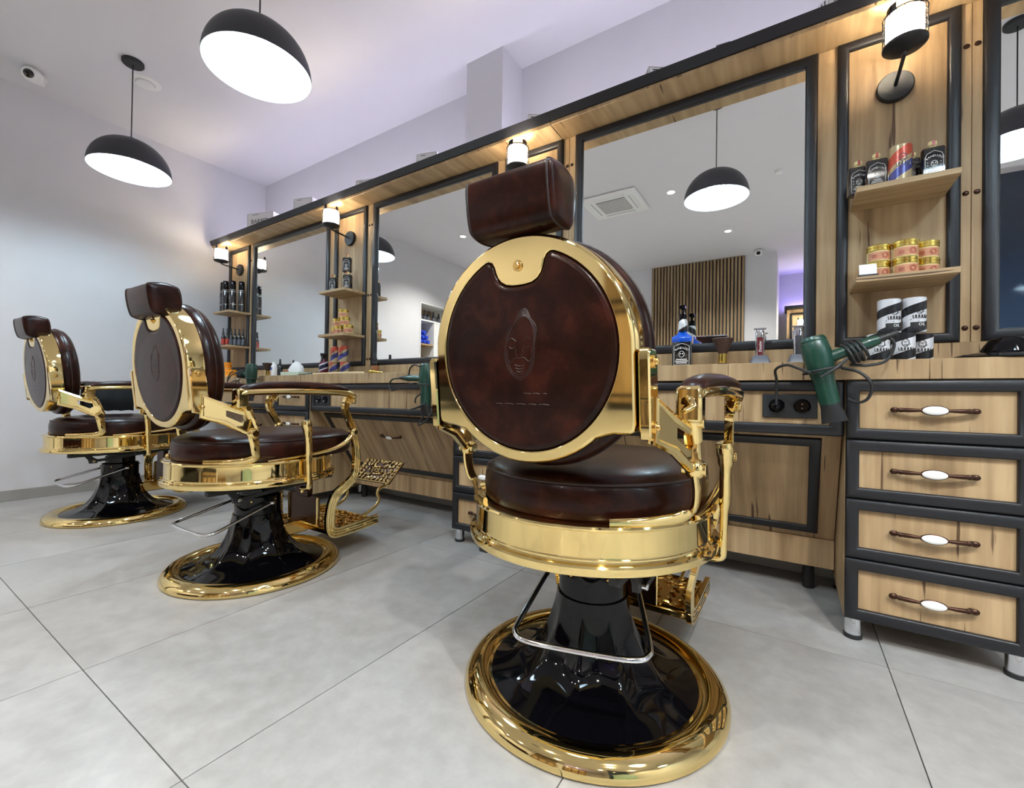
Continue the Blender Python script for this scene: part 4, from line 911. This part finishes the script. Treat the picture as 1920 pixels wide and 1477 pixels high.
dryer((-3.315, 1.655, .950), 'green hair dryer on the far left worktop with tangled black cable', 0, .02, (-1, -.05, .06),
      [coil((-.10, 0, -.07), (-1, -.05, .06), .026, 3, 0, .02), [(-.205, -.01, -.06), (-.28, -.01, -.08), (-.33, -.01, -.12), (-.30, -.02, -.15), (-.22, -.03, -.13), (-.14, -.03, -.12), (-.08, -.03, -.16)], [(-.25, -.01, -.05), (-.31, 0, -.06), (-.35, 0, -.10), (-.31, -.02, -.145)],
       [(-.10, -.03, -.11), (-.17, -.03, -.14), (-.14, -.03, -.17), (-.06, -.03, -.15)]])
t = thing('trigger_sprayer', 'barber striped spray bottle with black trigger beside the coloured cans', 'spray bottle', (-2.668, 1.80, WT), .5)
MB().lathe([(.028, 0), (.030, .003), (.030, .070), (.026, .088), (.014, .104), (.012, .112)], 30).build('body', 'barber', t)
MB().cyl((0, 0, .108), (0, 0, .124), .0135, 16).prism([(-.030, .124), (.026, .124), (.030, .134), (.024, .146), (-.030, .146), (-.034, .140)], -.010, .010, 'yz', .002).prism([(-.026, .124), (-.018, .124), (-.024, .098), (-.032, .090), (-.034, .094)], -.005, .005, 'yz', .001).cyl((0, -.032, .137), (0, -.040, .137), .005, 12).build('trigger_head', 'blackm', t)
t = thing('tissue_box', 'flat pale tissue box with a white tissue pulled up', 'tissue box', (-2.99, 1.80, WT), .05)
MB().cbox(-.105, .105, -.052, .052, 0, .026, .002).build('box', 'mint', t)
L = []
for i, (s_, z) in enumerate(((1, .026), (1.1, .045), (.9, .066), (.55, .086), (.12, .098))): L.append([(.072*s_*math.cos(k*PI/12)*(1+.08*math.sin(k*2.3+i)), .026*s_*math.sin(k*PI/12)*(1+.2*math.sin(k*3.1+i)), z+.005*math.sin(k*1.9+i*2)*(i > 0)) for k in range(24)])
MB().rings(L).build('tissue', 'paper', t, True, 70)
t = thing('white_tube', 'white lotion tube with blue mark beside the far brush', 'bottle', (-3.262, 1.79, WT)); MB().lathe([(.019, 0), (.020, .003), (.020, .075), (.016, .084), (.013, .086), (.013, .104), (.010, .106)], 24).build('body', 'paper', t); MB().box(-.008, .008, -.0207, -.0195, .045, .065).build('label_print', 'blue', t, False)
dropper((-3.292, 1.852, WT), 'small dark bottle with black top near the far white tube', 'blackm', .135, .0175)
dropper((-2.205, 1.845, WT), 'clear bottle of amber liquid with black top at the mirror corner', 'amber', .135, .022, 'clear')
t = thing('red_case', 'small flat red and grey case behind the white tube', 'case', (-3.16, 1.845, WT), .3); MB().cbox(-.035, .035, -.02, .02, 0, .03, .003).build('case', 'greyp', t); MB().cbox(-.037, .037, -.022, .022, .030, .038, .002).build('lid', 'red', t)
t = thing('wooden_paddle', 'long pale wooden paddle lying along the worktop edge below the coloured cans', 'paddle', (-2.46, 1.757, WT), .0)
q = smooth_path([(-.25, -.008), (-.13, -.017), (.02, -.022), (.15, -.018), (.25, -.004), (.25, .004), (.15, .018), (.02, .022), (-.13, .017), (-.25, .008)], 4, True); MB().prism(q, .0005, .013, 'xy', .003).build('paddle', 'wax', t)
t = thing('brass_clip', 'small brass comb clip lying on the worktop left of the middle dryer', 'clip', (-2.10, 1.765, WT), 0)
MB().tube([(-.06, 0, .010), (-.04, 0, .014), (.0, 0, .010), (.06, 0, .006)], [.008, .009, .006, .003], 10).tube([(-.06, .012, .006), (-.02, .01, .006), (.055, .004, .005)], [.006, .005, .002], 10).ball((-.048, -.004, .012), .0115, 12).build('clip', 'goldlid', t)
t = thing('black_cable', 'thin black cable trailing across the left worktop by the sprayer', 'cable', (0, 0, 0)); MB().tube(smooth_path([(-2.86, 1.735, WT+.004), (-2.84, 1.75, WT+.004), (-2.79, 1.78, WT+.012), (-2.74, 1.82, WT+.022), (-2.70, 1.862, WT+.012), (-2.66, 1.87, WT+.004)], 5), .0032, 8).build('cable', 'rubber', t)
# ------------------------------------------------------------------ cartons standing on the crown shelf
def carton(x, y, rz, w, d, h, words, label, size=.03, tz=.8, mat='paper'):
    t = thing('carton', label, 'box', (x, y, 2.0205), rz, 'cartons on the crown shelf')
    MB().cbox(-w/2, w/2, -d/2, d/2, 0, h, .001).build('box', mat, t)
    lb = MB()
    for yy in (h-.004, ): lb.box(-w/2+.004, w/2-.004, -d/2-.0006, -d/2, yy-.001, yy)
    for xx in (-w/2+.003, w/2-.004): lb.box(xx, xx+.001, -d/2-.0006, -d/2, .004, h-.004)
    if words: text(lb, words, size, T((0, -d/2-.0008, h*tz)))
    n = 5
    for k in range(n): lb.box(-w/2-.0006, -w/2, -d/2+.01+k*d/n*.8, -d/2+.015+k*d/n*.8, h*.55, h-.01)
    lb.box(-w*.3, -w*.05, -d/2-.0006, -d/2, h-.016, h-.013)
    lb.build('print', 'ink', t, False)
carton(-1.085, 1.86, .62, .075, .075, .095, 'WAHL', 'white carton on the crown shelf above the nearest headrest', .016, .80)
carton(-.500, 1.86, .62, .085, .085, .092, 'WAHL', 'white carton on the crown shelf above the left half of the big mirror', .018, .80)
carton(.100, 1.86, .62, .09, .09, .092, 'WAHL', 'white carton on the crown shelf near the top right corner', .018, .80)
carton(-.235, 1.84, .1, .05, .05, .078, None, 'small dark carton on the crown shelf above the mirrored pendant', .02, .8, 'greyp')
carton(-1.785, 1.86, .3, .13, .08, .11, None, 'white carton on the crown shelf left of the wall column')
carton(-2.33, 1.86, .3, .12, .08, .095, None, 'white carton on the crown shelf above the second sconce')
carton(-3.00, 1.86, .3, .16, .08, .135, None, 'white carton on the crown shelf second from the left wall')
carton(-3.66, 1.90, .3, .26, .08, .185, 'BARBER', 'large white lettered carton on the crown shelf nearest the left wall', .05, .62)
# ------------------------------------------------------------------ far side of the room seen in the mirrors; sofa and counter added for reflections
t = thing('slatted_wall_panel', 'oak slatted panel on dark backing on the wall behind, seen in the mirror', 'wall panel', (0, YF, 0))
MB().box(-1.845, -.57, .001, .012, .02, 2.765).build('backing', 'blackm', t, False)
SLM = None
for k in range(28):
    x = -1.835+.0457*k; o = MB().box(0, .027, .012, .034, .02, 2.765).build('slat', 'slat', t, False) if k == 0 else SLM.copy()
    if k: COL.objects.link(o)
    else: SLM = o
    o.location = (x, 0, 0)
t = thing('wall_cabinet', 'white recessed shelf cabinet with towels in the left wall, seen in the mirror', 'cabinet', (0, 0, 0))
x0, x1, y0, y1 = XL-.32, XL+.012, NY0, NY1
MB().cbox(x0, x1, y0, y0+.02, .0, NZ1-.001).cbox(x0, x1, y1-.02, y1, 0, NZ1-.001).cbox(x0, x1, y0+.02, y1-.02, NZ1-.022, NZ1-.001).build('frame', 'offwhite', t, False)
MB().box(x0-.01, x0, y0, y1, 0, NZ1-.001).build('back', 'woodx', t, False)
for z in (1.80, 1.46, 1.18, .8): MB().box(x0, x1-.01, y0+.021 if z == 1.80 else -.885, y1-.021, z, z+.02).build('shelf', 'offwhite' if z == 1.80 else 'woodx', t, False)
MB().box(x0, x1-.005, -.905, -.886, .02, 1.80).build('divider', 'offwhite', t, False)
MB().cbox(x1-.018, x1, y0+.021, -.906, .03, 1.795, .002).cbox(x1, x1+.004, y0+.06, -.945, .1, 1.74, .002).build('door', 'offwhite', t)
for k, y in enumerate((-.68, -.76, -.83, -.94, -1.05)):
    tt = dropper((XL-.06, y, 1.8205), ['first', 'second', 'third', 'fourth', 'fifth'][k]+' small bottle from the left, top shelf of the recessed cabinet in the mirror', 'greyp', .15, .026); tt['group'] = 'bottles in the recessed cabinet'
for k, (y, z) in enumerate(((-.67, 1.4805), (-.74, 1.4805), (-.81, 1.4805), (-.705, 1.5445), (-.775, 1.5445), (-.735, 1.6085))):
    tt = thing('rolled_towel', ['left rolled blue towel in the bottom row', 'middle rolled blue towel in the bottom row', 'right rolled blue towel in the bottom row', 'left rolled blue towel in the second row', 'right rolled blue towel in the second row', 'topmost rolled blue towel'][k]+' of the recessed cabinet pile', 'towel', (XL-.17, y, z+.032), 0, 'blue towels in the recessed cabinet')
    MB().tube([(-.12, 0, 0), (-.10, 0, 0), (.13, 0, 0), (.15, 0, 0)], [.02, .032, .032, .024], 14).build('roll', 'towel', tt)
t = thing('corner_cabinet', 'oak cabinet with black crown and glowing sconce in the violet lit alcove', 'cabinet', (0, 0, 0))
MB().cbox(-.08, 1.4, -4.39, -4.05, 0, 2.14, .002).build('body', 'wood', t); MB().cbox(-.11, 1.43, -4.395, -3.98, 2.141, 2.19, .004).build('crown', 'black', t)
for k in range(3): MB().frame(-.04+.46*k, .40+.46*k, .10, 2.08, .03, .016, 0).xf(Matrix.Translation((0, -4.05, 0)) @ Matrix.Diagonal((1, -1, 1, 1))).build('panel_frame', 'black', t)
s = sconce(.10, 'glowing sconce on the oak cabinet in the alcove, seen in the mirror', 1.80); s.location = (.10, -4.045, 1.82); s.rotation_euler = (0, 0, PI)
vs_ = MB().cbox(-.1, 1.4, -4.36, -4.32, 2.195, 2.205, .002).build('violet_led_strip', 'strip2', t)
t = thing('glass_partition', 'dark blue glossy partition reflected in the rightmost mirror', 'partition', (0, 0, 0)); MB().cbox(1.42, 2.6, -1.62, -1.58, .0, 2.72, .003).build('pane', 'navyg', t)
t = thing('reception_desk', 'pale green reception desk in front of the dark partition, reflected at the right edge', 'desk', (0, 0, 0)); MB().cbox(1.55, 2.15, -1.55, -.9, 0, 1.08, .004).build('body', 'palegreen', t); MB().cbox(1.53, 2.17, -1.57, -.88, 1.081, 1.11, .003).build('top', 'offwhite', t)
t = thing('reflection_sofa', 'dark brown leather sofa added behind the camera for reflections, out of view', 'sofa', (-3.0, -2.6, 0))  # unseen sofa, added so the polished gold has something dark to reflect
MB().cbox(-.95, .95, -.40, .38, .10, .30, .02).build('base', 'blackm', t)
for k in (-1, 0, 1): MB().cbox(k*.56-.278, k*.56+.278, -.22, .40, .302, .46, .035).build('seat', 'leather', t); MB().cbox(k*.56-.278, k*.56+.278, -.41, -.225, .35, .86, .04).build('backrest', 'leather', t)
for s in (-1, 1): MB().cbox(s*.90-.055, s*.90+.055, -.40, .40, .10, .62, .03).build('armrest', 'leather', t)
for sx in (-.85, .85):
    for sy in (-.33, .30): MB().cyl((sx, sy, 0), (sx, sy, .10), .02, 12).build('leg', 'chrome', t)
t = thing('reflection_counter', 'low oak counter with black plinth added behind the camera for reflections, out of view', 'counter', (-1.1, -2.75, 0))  # unseen counter, put in for darker reflections in the gold
MB().cbox(-.60, .60, -.26, .22, .08, 1.02, .004).build('body', 'wood', t); MB().cbox(-.63, .63, -.28, .25, 1.0205, 1.06, .004).build('top', 'black', t); MB().box(-.58, .58, -.25, .19, 0, .08).build('plinth', 'blackm', t, False)
for k in (-1, 0, 1): MB().frame(k*.39-.18, k*.39+.18, .14, .96, .03, .014, 0).xf(Matrix.Translation((0, .22, 0)) @ Matrix.Diagonal((1, -1, 1, 1))).build('door_frame', 'black', t)
